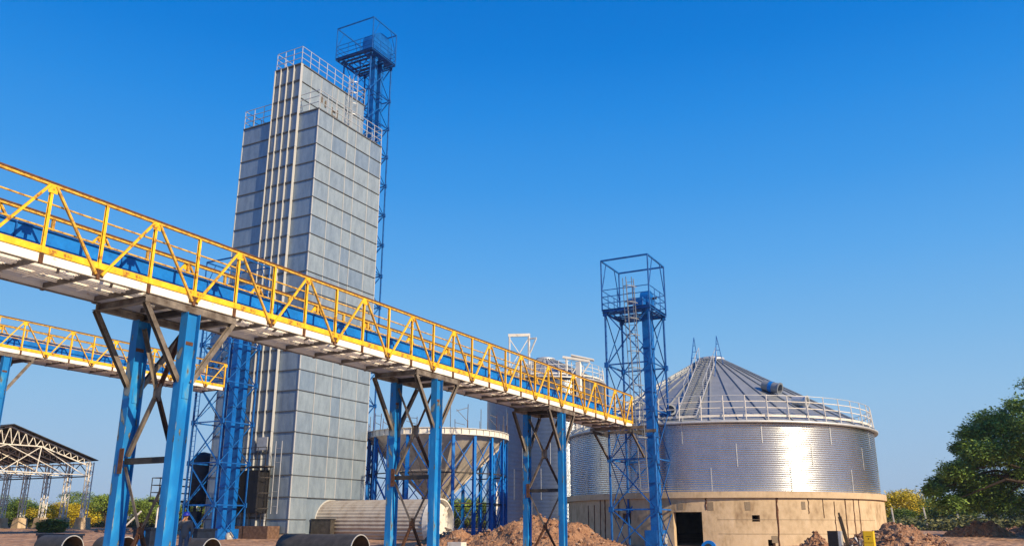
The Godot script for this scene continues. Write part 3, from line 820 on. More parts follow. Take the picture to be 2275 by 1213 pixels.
func silo_base(c: Vector3, r: float, y0: float, y1: float) -> void:
	var t := thing("silo_base", "round tan concrete base under the short wide silo, with a dark doorway", "concrete base", Vector3(c.x, y0, c.z))
	var at := Transform3D(Basis(), Vector3(c.x, 0, c.z))
	var st := begin()
	var yl := y1 - 0.32
	# openings: [centre angle, half width, y bottom, y top]
	var holes := [[deg_to_rad(64.3), 0.021, 1.86, 2.18], [deg_to_rad(85.4), 0.08, y0 - 1.0, 2.34], [deg_to_rad(107.0), 0.03, 1.75, 2.3], [deg_to_rad(60.0), 0.02, 0.5, 0.98], [deg_to_rad(180.0), 0.05, 1.0, 2.0]]
	var cuts := [0.0]
	for h in holes:
		cuts.append(h[0] - h[1]); cuts.append(h[0] + h[1])
	cuts.append(TAU)
	cuts.sort()
	for i in cuts.size() - 1:
		var a: float = cuts[i]
		var b: float = cuts[i + 1]
		var m := (a + b) / 2
		var hit = null
		for h in holes:
			if absf(m - h[0]) < h[1]:
				hit = h
		if hit == null:
			curved_block(st, a, b, y0 - 0.6, yl, r - 0.4, r)
		else:
			curved_block(st, a, b, hit[3], yl, r - 0.4, r)
			if hit[2] > y0 - 0.5:
				curved_block(st, a, b, y0 - 0.6, hit[2], r - 0.4, r)
	put("base_wall", done(st), M.concrete, t, at)
	var sb := begin()
	curved_block(sb, 0, TAU, yl + 0.002, y1, r - 0.6, r + 0.14)
	put("ring_beam", done(sb), M.concrete, t, at)
	put("inner_floor", lathe(PackedVector2Array([Vector2(r - 0.45, y0 + 0.03), Vector2(0.01, y0 + 0.03)]), 32), M.dirt, t, at)
	put("hopper_floor", lathe(PackedVector2Array([Vector2(r - 0.55, y1 - 0.02), Vector2(0.01, y1 - 0.02)]), 32), M.patch, t, at)
	# cold joints and patched pockets
	var rg := RandomNumberGenerator.new()
	rg.seed = 12
	for e in [[57.6, 0.0, 1.0, .075], [41.5, .62, 1.0, .03], [37.0, .35, .95, .04], [32.0, .1, 1.0, .05], [28.0, 0.0, 1.0, .06], [25.0, 0.1, 1.0, .04], [79.5, .78, 1.0, .05], [110.5, .6, 1.0, .05], [117.0, .2, 1.0, .06], [119.5, .1, 1.0, .05], [123.0, .0, .9, .05], [127.0, .0, .9, .05], [94.5, 0.0, 1.0, .07], [47.0, .7, 1.0, .03]]:
		var ss := begin()
		var steps := 9
		var prev := []
		for k in steps + 1:
			var f := lerpf(e[1], e[2], float(k) / steps)
			var y := lerpf(y0 - 0.1, yl - 0.02, f)
			var a := deg_to_rad(e[0]) + rg.randf_range(-1, 1) * 0.0022 - (f - 0.5) * 0.008
			var w: float = e[3] * rg.randf_range(0.55, 1.15) / r * 0.9
			var row := [Vector3(cos(a - w) * (r + 0.004), y, sin(a - w) * (r + 0.004)), Vector3(cos(a) * (r + 0.035), y, sin(a) * (r + 0.035)), Vector3(cos(a + w) * (r + 0.004), y, sin(a + w) * (r + 0.004))]
			if k > 0:
				quad(ss, prev[0], prev[1], row[1], row[0])
				quad(ss, prev[1], prev[2], row[2], row[1])
			prev = row
		put("cold_joint", done(ss), M.rust, t, at)
	for e in [[78.0, 2.62, .3, .42], [66.6, 2.62, .28, .42], [48.6, 2.66, .22, .4], [87.5, 2.6, .3, .3], [59.0, 1.0, .3, .35]]:
		var sp := begin()
		var w: float = deg_to_rad(e[0])
		curved_block(sp, w - e[2] / 2 / r, w + e[2] / 2 / r, e[1] - e[3] / 2, e[1] + e[3] / 2, r - 0.05, r + 0.012)
		put("mortar_patch", done(sp), M.patch, t, at)
	# faint formwork lifts
	for y in [1.25, 1.95]:
		var sl := begin()
		curved_block(sl, deg_to_rad(15), deg_to_rad(76), y, y + 0.018, r - 0.05, r + 0.01)
		put("form_line", done(sl), M.patch, t, at)

func hopper() -> void:
	var c := Vector3(-34.1, 0.7, -51.8)
	var r := 4.98
	var t := thing("hopper_bin", "pale cone bottomed hopper bin standing on blue braced columns", "hopper bin", c)
	var at := Transform3D(Basis(), Vector3(c.x, 0, c.z))
	put("rim_band", lathe(PackedVector2Array([Vector2(r, 7.5), Vector2(r + 0.03, 7.5), Vector2(r + 0.03, 7.86), Vector2(r + 0.12, 7.87), Vector2(r + 0.12, 7.9), Vector2(r - 0.2, 7.9)]), 96, false), M.lightpaint, t, at)
	put("rim_flange", lathe(PackedVector2Array([Vector2(r - 0.1, 7.46), Vector2(r + 0.14, 7.46), Vector2(r + 0.14, 7.5), Vector2(r - 0.1, 7.5)]), 96, false), M.lightpaint, t, at)
	var n := 20
	for k in 56:
		var a := TAU * k / 56
		var o := Vector3(cos(a), 0, sin(a))
		bar("rim_stiffener", Vector3(c.x, 7.51, c.z) + o * (r + 0.07), Vector3(c.x, 7.86, c.z) + o * (r + 0.07), "B70x20", M.lightpaint, t, Vector3(-o.z, 0, o.x))
	# cone sheets in two tiers
	for tier in [[7.5, r - 0.02, 5.3, 2.65], [5.29, 2.65, 2.9, 0.28]]:
		var st := begin()
		var a := PI / n
		for s in [[-1.0, 0.0], [0.0, 1.0]]:
			var p := func(rr: float, q: float, y: float) -> Vector3: return Vector3(rr * cos(a * q), y, rr * sin(a * q))
			quad(st, p.call(tier[3], s[0], tier[2]), p.call(tier[3], s[1], tier[2]), p.call(tier[1], s[1], tier[0]), p.call(tier[1], s[0], tier[0]))
		var m := done(st)
		for k in n:
			put("cone_sheet", m, M.cone, t, Transform3D(Basis(Vector3.UP, -TAU * k / n), Vector3(c.x, 0, c.z)))
	for k in n:
		var a := TAU * (k + 0.5) / n
		var o := Vector3(cos(a), 0, sin(a))
		bar("cone_rib", Vector3(c.x, 2.95, c.z) + o * 0.3, Vector3(c.x, 7.46, c.z) + o * (r + 0.0), "B40x90", M.cone, t)
	put("outlet", lathe(PackedVector2Array([Vector2(0.3, 2.4), Vector2(0.3, 2.95)]), 20), M.dark, t, at)
	var nc := 20
	var q := []
	for k in nc:
		var a := TAU * (k + 0.478) / nc
		q.append(Vector3(c.x + cos(a) * (r - 0.08), 0, c.z + sin(a) * (r - 0.08)))
	for k in nc:
		var p: Vector3 = q[k]
		var w: Vector3 = q[(k + 1) % nc]
		var o := Vector3(p.x - c.x, 0, p.z - c.z).normalized()
		bar("column", p + Vector3.UP * 0.3, p + Vector3.UP * 7.46, "H190x220x14", M.blue, t, o)
		for y in [3.05, 5.0]:
			bar("tie_beam", p + Vector3.UP * y, w + Vector3.UP * y, "L80x80", M.dark, t)
		if true:
			for e in [[0.7, 3.0], [3.1, 4.95], [5.05, 7.3]]:
				bar("cross_brace", p + Vector3.UP * e[0], w + Vector3.UP * e[1], "L60x60", M.blue if e[0] > 3 else M.tower, t)
				bar("cross_brace", p + Vector3.UP * e[1], w + Vector3.UP * e[0], "L56x56", M.blue if e[0] > 3 else M.tower, t)
	# unfinished rim frames: upright rods and a few cross bars
	var rg := RandomNumberGenerator.new()
	rg.seed = 21
	for k in 30:
		var a := TAU * k / 30.0 + rg.randf_range(-0.05, 0.05)
		var p := Vector3(c.x + cos(a) * r, 7.88, c.z + sin(a) * r)
		var h := rg.randf_range(0.5, 1.75)
		bar("rim_rod", p, p + Vector3(rg.randf_range(-.05, .05), h, rg.randf_range(-.05, .05)), "B34x34", M.primer if k % 3 else M.rust, t)
		if k % 3 == 0:
			var b := a + 0.16
			var w := Vector3(c.x + cos(b) * r, 7.88, c.z + sin(b) * r)
			bar("rim_bar", p + Vector3.UP * h * 0.85, w + Vector3.UP * h * rg.randf_range(0.6, 1.0), "B34x34", M.primer, t)
			bar("rim_bar", p + Vector3.UP * h * 0.3, w + Vector3.UP * h * rg.randf_range(0.4, 0.9), "B30x30", M.primer, t)

# ---------------------------------------------------------------- open shed
func lattice_post(t: Node3D, foot: Vector3, h: float, m: Material, w := 0.34) -> void:
	var k := w / 2
	var p := [Vector3(-k, 0, -k), Vector3(k, 0, -k), Vector3(k, 0, k), Vector3(-k, 0, k)]
	for o in p:
		bar("post_chord", foot + o, foot + o + Vector3.UP * h, "B70x70", m, t)
	var n := maxi(3, roundi(h / 0.42))
	for i in n:
		var y0 := h * i / n
		var y1 := h * (i + 1) / n
		for f in [[2, 3], [1, 2]]:
			var a: Vector3 = p[f[i % 2]]
			var b: Vector3 = p[f[(i + 1) % 2]]
			bar("post_lacing", foot + a + Vector3.UP * y0, foot + b + Vector3.UP * y1, "B38x38", m, t)

func shed() -> void:
	var xs := -61.0
	var zr := -36.9
	var ze := -43.7
	var zn := -30.1
	var ye := 6.42
	var yr := 8.42
	var t := thing("open_shed", "open white steel truss shed with dark roof left of the yard", "shed", Vector3(xs, 1.2, zr))
	var xcols := [-61.0, -63.5, -66.1, -68.8, -71.4, -74.0, -76.6]
	for z in [ze, zn]:
		for x in xcols:
			var foot := Vector3(x, 2.2, z)
			lattice_post(t, foot, ye - 2.3, M.lightpaint)
			var st := begin()
			var b := 0.5
			var q := 0.36
			var y0 := 0.7
			var c := [Vector3(-b, y0, -b), Vector3(b, y0, -b), Vector3(b, y0, b), Vector3(-b, y0, b)]
			var d := [Vector3(-q, 2.2, -q), Vector3(q, 2.2, -q), Vector3(q, 2.2, q), Vector3(-q, 2.2, q)]
			for i in 4:
				var j := (i + 1) % 4
				quad(st, c[i], d[i], d[j], c[j])
			quad(st, d[0], d[3], d[2], d[1])
			put("pier", done(st), M.concrete, t, Transform3D(Basis(), Vector3(x, 0, z)))
	# roof trusses at each column line
	for xi in xcols.size():
		var x: float = xcols[xi]
		for s in [[ze, zr], [zn, zr]]:
			var e := Vector3(x, ye, s[0])
			var r := Vector3(x, yr, s[1])
			bar("rafter", e, r, "B90x90", M.lightpaint, t)
			var brk := Vector3(x, 7.2, lerpf(s[1], s[0], 0.38))
			var low := Vector3(x, 7.16, s[1])
			bar("truss_chord", Vector3(x, ye - 0.35, lerpf(s[0], s[1], 0.04)), brk, "B80x80", M.lightpaint, t)
			bar("truss_chord", brk, low, "B80x80", M.lightpaint, t)
			if xi < 5:
				var n := 22
				for i in n:
					var f0 := float(i) / n
					var f1 := float(i + 1) / n
					var lowat := func(f: float) -> Vector3: return Vector3(x, ye - 0.35, lerpf(s[0], s[1], 0.04)).lerp(brk, f / 0.62) if f < 0.62 else brk.lerp(low, (f - 0.62) / 0.38)
					var a: Vector3 = e.lerp(r, f0) if i % 2 == 0 else lowat.call(f0)
					var b: Vector3 = lowat.call(f1) if i % 2 == 0 else e.lerp(r, f1)
					bar("truss_web", a, b, "B50x50", M.lightpaint, t)
			# ties below the truss
			bar("tie_rod", Vector3(x, 5.35, s[0]), Vector3(x, 5.3, s[1]), "B70x70", M.lightpaint, t)
			bar("tie_rod", brk, Vector3(x, 5.32, lerpf(s[1], s[0], 0.36)), "B60x60", M.lightpaint, t)
			bar("tie_rod", low, Vector3(x, 5.32, lerpf(s[1], s[0], 0.7)), "B55x55", M.lightpaint, t)
			bar("tie_rod", brk, Vector3(x, 5.4, s[1]), "B55x55", M.lightpaint, t)
			bar("tie_rod", brk, Vector3(x, 5.3, lerpf(s[0], s[1], 0.06)), "B55x55", M.lightpaint, t)
	for s in [ze, zn]:
		bar("eave_strut", Vector3(xs, 5.25, s), Vector3(-76.6, 5.25, s), "B90x90", M.dark, t)
		bar("eave_strut", Vector3(xs, ye - 0.2, s), Vector3(-76.6, ye - 0.2, s), "B80x80", M.lightpaint, t)
		for i in xcols.size() - 1:
			bar("knee_brace", Vector3(xcols[i], 5.3, s), Vector3((xcols[i] + xcols[i + 1]) / 2, ye - 0.22, s), "B55x55", M.dark, t)
			bar("knee_brace", Vector3(xcols[i + 1], 5.3, s), Vector3((xcols[i] + xcols[i + 1]) / 2, ye - 0.22, s), "B55x55", M.dark, t)
	# roof sheets with purlins
	for s in [[ze - 0.35, zr, 1.0], [zn + 0.35, zr, -1.0]]:
		var nrm := Vector3(0, 1, 0)
		for i in 6:
			var x0 := xs + 0.4 - i * 2.75
			var st := begin()
			var a := Vector3(x0, ye + 0.02, s[0])
			var b := Vector3(x0 - 2.74, ye + 0.02, s[0])
			var cc := Vector3(x0 - 2.74, yr + 0.12, s[1])
			var dd := Vector3(x0, yr + 0.12, s[1])
			var u := nrm * 0.05
			quad(st, a + u, dd + u, cc + u, b + u)
			quad(st, a, b, cc, dd)
			quad(st, a, a + u, b + u, b)
			quad(st, a, dd, dd + u, a + u)
			quad(st, b, b + u, cc + u, cc)
			put("roof_sheet", done(st), M.dark, t)
		for k in 6:
			var f := (k + 0.5) / 6.0
			var y := lerpf(ye, yr, f) + 0.03
			var z := lerpf(s[0], s[1], f)
			bar("purlin", Vector3(xs + 0.3, y, z), Vector3(-77.0, y, z), "C60x80", M.dark, t)

# ---------------------------------------------------------------- mounds and small things
func mound(label: String, at: Vector3, rx: float, rz: float, h: float, seed_: int, clods: int, ridge := 0.6) -> void:
	var n := FastNoiseLite.new()
	n.seed = seed_; n.frequency = 0.45; n.fractal_octaves = 5
	var t := thing("dirt_mound", label, "dirt mound", at)
	var hf := func(u: float, v: float) -> float:
		var d := sqrt(u * u + v * v)
		var e := maxf(0.0, 1.0 - pow(d, 1.35))
		var b := n.get_noise_2d(u * rx * 1.3, v * rz * 1.3)
		return h * e * (1.0 + b * ridge) + n.get_noise_2d(u * rx * 5.0 + 50.0, v * rz * 5.0) * 0.16 * minf(1.0, e * 4.0) - 0.12
	var st := begin(true)
	var g := 84
	for j in g + 1:
		for i in g + 1:
			var u := lerpf(-1.05, 1.05, float(i) / g)
			var v := lerpf(-1.05, 1.05, float(j) / g)
			st.add_vertex(Vector3(u * rx, hf.call(u, v), v * rz))
	for j in g:
		for i in g:
			var q := j * (g + 1) + i
			for k in [q, q + 1, q + g + 2, q, q + g + 2, q + g + 1]:
				st.add_index(k)
	put("heap", done(st), M.mound, t, Transform3D(Basis(), at))
	# loose clods
	var r := RandomNumberGenerator.new()
	r.seed = seed_
	var sm := begin()
	var ico := [Vector3(0, 1, 0), Vector3(.9, .2, .1), Vector3(.1, .1, .9), Vector3(-.8, .3, .2), Vector3(.1, .2, -.9), Vector3(.2, -.8, .1)]
	for f in [[0, 1, 2], [0, 2, 3], [0, 3, 4], [0, 4, 1], [5, 2, 1], [5, 3, 2], [5, 4, 3], [5, 1, 4]]:
		tri(sm, ico[f[0]], ico[f[1]], ico[f[2]])
	var mm := MultiMesh.new()
	mm.transform_format = MultiMesh.TRANSFORM_3D
	mm.use_colors = true
	mm.mesh = done(sm)
	mm.instance_count = clods
	for i in clods:
		var a := r.randf() * TAU
		var d := sqrt(r.randf()) * 1.0
		var u := cos(a) * d
		var v := sin(a) * d
		var s := 0.03 + 0.13 * pow(r.randf(), 3.0)
		mm.set_instance_transform(i, Transform3D(Basis.from_euler(Vector3(r.randf() * 6, r.randf() * 6, r.randf() * 6)).scaled(Vector3(s, s * 0.8, s * 1.1)), Vector3(u * rx, hf.call(u, v) + s * 0.3, v * rz)))
		mm.set_instance_color(i, Color(.22, .10, .055).lerp([Color(.46, .30, .19), Color(.12, .06, .035), Color(.30, .22, .16)][i % 3 if i % 5 else 2], r.randf()))
	var o := MultiMeshInstance3D.new()
	o.name = "clods"
	o.multimesh = mm
	o.material_override = M.vertex
	t.add_child(o)
	o.set_meta("kind", "stuff")

func pipe(label: String, a: Vector3, b: Vector3, r: float, group := "") -> void:
	var t := thing("steel_pipe", label, "steel pipe", (a + b) / 2, group)
	var l := a.distance_to(b)
	var st := PackedVector2Array([Vector2(r - 0.03, 0), Vector2(r, 0.004), Vector2(r, l - 0.004), Vector2(r - 0.03, l), Vector2(r - 0.03, 0)])
	var z := (b - a).normalized()
	var x := Vector3.UP.cross(z).normalized()
	put("shell", lathe(st, 40, false), M.steelpipe, t, Transform3D(Basis(x, z, x.cross(z)), a))
	put("bare_rim", lathe(PackedVector2Array([Vector2(r - 0.034, l - 0.001), Vector2(r - 0.034, l + 0.006), Vector2(r + 0.003, l + 0.006), Vector2(r + 0.003, l - 0.02)]), 40, false), M.galv, t, Transform3D(Basis(x, z, x.cross(z)), a))

func duct() -> void:
	var y := 1.72
	var z := -43.85
	var r := 1.42
	var t := thing("hot_air_duct", "big ribbed grey duct lying beside the dryer with a pale end disc", "duct", Vector3(-32.7, 0.5, z))
	var p := PackedVector2Array()
	for i in 240:
		var a := TAU * i / 240.0
		var rr := r + 0.022 * cos(a * 40.0)
		p.append(Vector2(cos(a), sin(a)) * rr)
	put("ribbed_shell", extrude(p, 8.1, true), M.duct, t, Transform3D(Basis(Vector3.FORWARD, Vector3.UP, Vector3.RIGHT), Vector3(-36.95, y, z)))
	var turn := Transform3D(Basis(Vector3.UP, Vector3.RIGHT, Vector3.FORWARD), Vector3(0, 0, 0))
	var cap := Transform3D(Basis(Vector3.FORWARD, Vector3.RIGHT, Vector3.DOWN), Vector3(-28.85, y, z))
	put("wall_collar", lathe(PackedVector2Array([Vector2(r, 0), Vector2(r + 0.1, 0), Vector2(r + 0.1, 0.08), Vector2(r, 0.08)]), 48, false), M.rib, t, Transform3D(cap.basis, Vector3(-36.97, y, z)))
	put("end_rim", lathe(PackedVector2Array([Vector2(r - 0.05, -0.02), Vector2(r + 0.06, -0.02), Vector2(r + 0.06, 0.34), Vector2(r - 0.02, 0.34), Vector2(r - 0.05, 0.02)]), 48, false), M.lightpaint, t, cap)
	put("end_disc", lathe(PackedVector2Array([Vector2(r - 0.03, 0.03), Vector2(0.95, 0.05), Vector2(0.93, 0.12), Vector2(0.22, 0.13), Vector2(0.2, 0.02), Vector2(0.01, 0.0)]), 48, false), M.lightpaint, t, cap)
	put("shaft_hole", lathe(PackedVector2Array([Vector2(0.2, 0.0), Vector2(0.2, 0.14), Vector2(0.17, 0.14), Vector2(0.17, 0.02), Vector2(0.01, 0.02)]), 24, false), M.black, t, cap)
	for k in 6:
		var a := TAU * k / 6.0 + 0.3
		var d := Vector3(0, cos(a), sin(a))
		bar("stiffener", Vector3(-28.68, y, z) + d * 0.75, Vector3(-28.68, y, z) + d * (r - 0.03), "B30x200", M.lightpaint, t, Vector3.RIGHT)
	for x in [-34.5, -31.0]:
		slab("saddle", Vector3(x - 0.15, 0.2, z - 1.0), Vector3(x + 0.15, 0.75, z + 1.0), M.concrete, t)

func body_mesh(joints: Array, cell: float) -> ArrayMesh:
	# joints: [a, b, ra, rb, colour]; one skin over all the tapered capsules
	var lo := Vector3.ONE * 99.0
	var hi := -lo
	for j in joints:
		for e in [[j[0], j[2]], [j[1], j[3]]]:
			lo = lo.min(e[0] - Vector3.ONE * (e[1] + 0.05)); hi = hi.max(e[0] + Vector3.ONE * (e[1] + 0.05))
	var n := Vector3i(((hi - lo) / cell).ceil()) + Vector3i.ONE
	var f := PackedFloat32Array()
	f.resize(n.x * n.y * n.z)
	var cc := PackedByteArray()
	cc.resize(f.size())
	f.fill(9.0)
	for ji in joints.size():
		var j = joints[ji]
		var a: Vector3 = j[0]
		var b: Vector3 = j[1]
		var m: float = maxf(j[2], j[3]) + 0.06
		var i0 := Vector3i(((a.min(b) - Vector3.ONE * m - lo) / cell).floor()).max(Vector3i.ZERO)
		var i1 := Vector3i(((a.max(b) + Vector3.ONE * m - lo) / cell).ceil()).min(n - Vector3i.ONE)
		var ab := b - a
		var ll := maxf(ab.length_squared(), 1e-6)
		for z in range(i0.z, i1.z + 1):
			for y in range(i0.y, i1.y + 1):
				for x in range(i0.x, i1.x + 1):
					var p := lo + Vector3(x, y, z) * cell
					var h := clampf((p - a).dot(ab) / ll, 0, 1)
					var d := (p - a - ab * h).length() - lerpf(j[2], j[3], h)
					var q := (z * n.y + y) * n.x + x
					var o := f[q]
					if d < o:
						cc[q] = ji
					var k := 0.03
					var hh := maxf(k - absf(o - d), 0.0) / k
					f[q] = minf(o, d) - hh * hh * k * 0.25
	var vid := {}
	var st := begin(true)
	var cnt := 0
	var at := func(x: int, y: int, z: int) -> int: return (z * n.y + y) * n.x + x
	for z in n.z - 1:
		for y in n.y - 1:
			for x in n.x - 1:
				var s := Vector3.ZERO
				var c := 0
				var v := []
				for k in 8:
					v.append(f[at.call(x + (k & 1), y + ((k >> 1) & 1), z + (k >> 2))])
				var mn: float = v.min()
				if mn > 0 or v.max() <= 0:
					continue
				for e in [[0, 1], [2, 3], [4, 5], [6, 7], [0, 2], [1, 3], [4, 6], [5, 7], [0, 4], [1, 5], [2, 6], [3, 7]]:
					if (v[e[0]] > 0) != (v[e[1]] > 0):
						var t: float = v[e[0]] / (v[e[0]] - v[e[1]])
						var pa := Vector3(e[0] & 1, (e[0] >> 1) & 1, e[0] >> 2)
						var pb := Vector3(e[1] & 1, (e[1] >> 1) & 1, e[1] >> 2)
						s += pa.lerp(pb, t); c += 1
				st.set_color(joints[cc[at.call(x, y, z)]][4])
				st.add_vertex(lo + (Vector3(x, y, z) + s / c) * cell)
				vid[at.call(x, y, z)] = cnt
				cnt += 1
	for z in range(1, n.z - 1):
		for y in range(1, n.y - 1):
			for x in range(1, n.x - 1):
				var a: bool = f[at.call(x, y, z)] > 0
				for ax in 3:
					var b: bool = f[at.call(x + (1 if ax == 0 else 0), y + (1 if ax == 1 else 0), z + (1 if ax == 2 else 0))] > 0
					if a == b:
						continue
					var q := []
					for o in [[0, 0], [1, 0], [1, 1], [0, 1]]:
						var w := [0, 0, 0]
						w[(ax + 1) % 3] = o[0]; w[(ax + 2) % 3] = o[1]
						q.append(vid[at.call(x - w[0], y - w[1], z - w[2])])
					if a:
						q.reverse()
					for k in [0, 2, 1, 0, 3, 2]:
						st.add_index(q[k])
	return done(st)

func person(at: Vector3) -> void:
	var t := thing("person", "person in a blue hard hat, grey jacket and jeans, hand raised to the face", "person", at)
	var skin := Color(.36, .18, .10)
	var jacket := Color(.11, .12, .13)
	var jeans := Color(.08, .11, .17)
	var shoe := Color(.02, .018, .016)
	var j := []
	for s in [-1.0, 1.0]:
		j.append([Vector3(.1 * s, .92, 0), Vector3(.11 * s, .5, .03), .095, .065, jeans])
		j.append([Vector3(.11 * s, .5, .03), Vector3(.12 * s, .1, -.02), .065, .048, jeans])
		j.append([Vector3(.12 * s, .05, -.05), Vector3(.14 * s, .04, .16), .05, .04, shoe])
	j.append([Vector3(0, .95, 0), Vector3(0, 1.2, 0), .15, .15, jacket])
	j.append([Vector3(-.09, 1.3, 0), Vector3(.09, 1.3, 0), .135, .135, jacket])
	j.append([Vector3(-.17, 1.4, -.01), Vector3(.17, 1.4, -.01), .075, .075, jacket])
	j.append([Vector3(0, 1.42, 0), Vector3(0, 1.54, .03), .055, .052, skin])
	j.append([Vector3(0, 1.62, .035), Vector3(0, 1.58, .06), .092, .072, skin])
	j.append([Vector3(0, 1.60, .13), Vector3(0, 1.575, .15), .014, .018, skin])
	# left arm hangs, right forearm folds up to the chin
	j.append([Vector3(.21, 1.38, 0), Vector3(.27, 1.1, -.03), .062, .05, jacket])
	j.append([Vector3(.27, 1.1, -.03), Vector3(.26, .86, .06), .048, .036, jacket])
	j.append([Vector3(.26, .86, .06), Vector3(.255, .77, .08), .034, .03, skin])
	j.append([Vector3(-.21, 1.38, 0), Vector3(-.25, 1.12, .1), .062, .05, jacket])
	j.append([Vector3(-.25, 1.12, .1), Vector3(-.09, 1.42, .19), .048, .036, jacket])
	j.append([Vector3(-.09, 1.42, .19), Vector3(-.04, 1.5, .17), .034, .03, skin])
	var turn := Basis(Vector3.UP, deg_to_rad(35))
	put("body", body_mesh(j, 0.016), M.vertex, t, Transform3D(turn, at))
	var hand := []
	for k in 4:
		hand.append([Vector3(-.05 + .015 * k, 1.5, .175), Vector3(-.045 + .016 * k, 1.545 + .008 * (k % 3), .16), .0095, .008, skin])
	hand.append([Vector3(-.06, 1.48, .17), Vector3(-.075, 1.525, .15), .0105, .009, skin])
	for k in 4:
		hand.append([Vector3(.25 + .004 * k, .77, .06 + .017 * k), Vector3(.245 + .004 * k, .69 + .008 * absf(k - 1.5), .065 + .016 * k), .0095, .008, skin])
	hand.append([Vector3(.24, .8, .1), Vector3(.225, .74, .125), .0105, .009, skin])
	put("fingers", body_mesh(hand, 0.006), M.vertex, t, Transform3D(turn, at))
	var hm := mat(lin(.02, .03, .33), 0.35)
	var hat := put("hard_hat", lathe(PackedVector2Array([Vector2(.155, 0), Vector2(.128, .012), Vector2(.122, .06), Vector2(.1, .105), Vector2(.055, .135), Vector2(.002, .142)]), 24), hm, t, Transform3D(turn, at + turn * Vector3(0, 1.645, .04)))
	put("peak", lathe(PackedVector2Array([Vector2(.2, -.012), Vector2(.13, .01)]), 12, true, 0.9, 2.24), hm, hat, Transform3D(turn, at + turn * Vector3(0, 1.645, .04)))
	for s in [-1.0, 1.0]:
		put("eye", lathe(PackedVector2Array([Vector2(.001, -.008), Vector2(.008, 0), Vector2(.001, .008)]), 8), M.black, t, Transform3D(turn, at + turn * Vector3(.032 * s, 1.615, .122)))

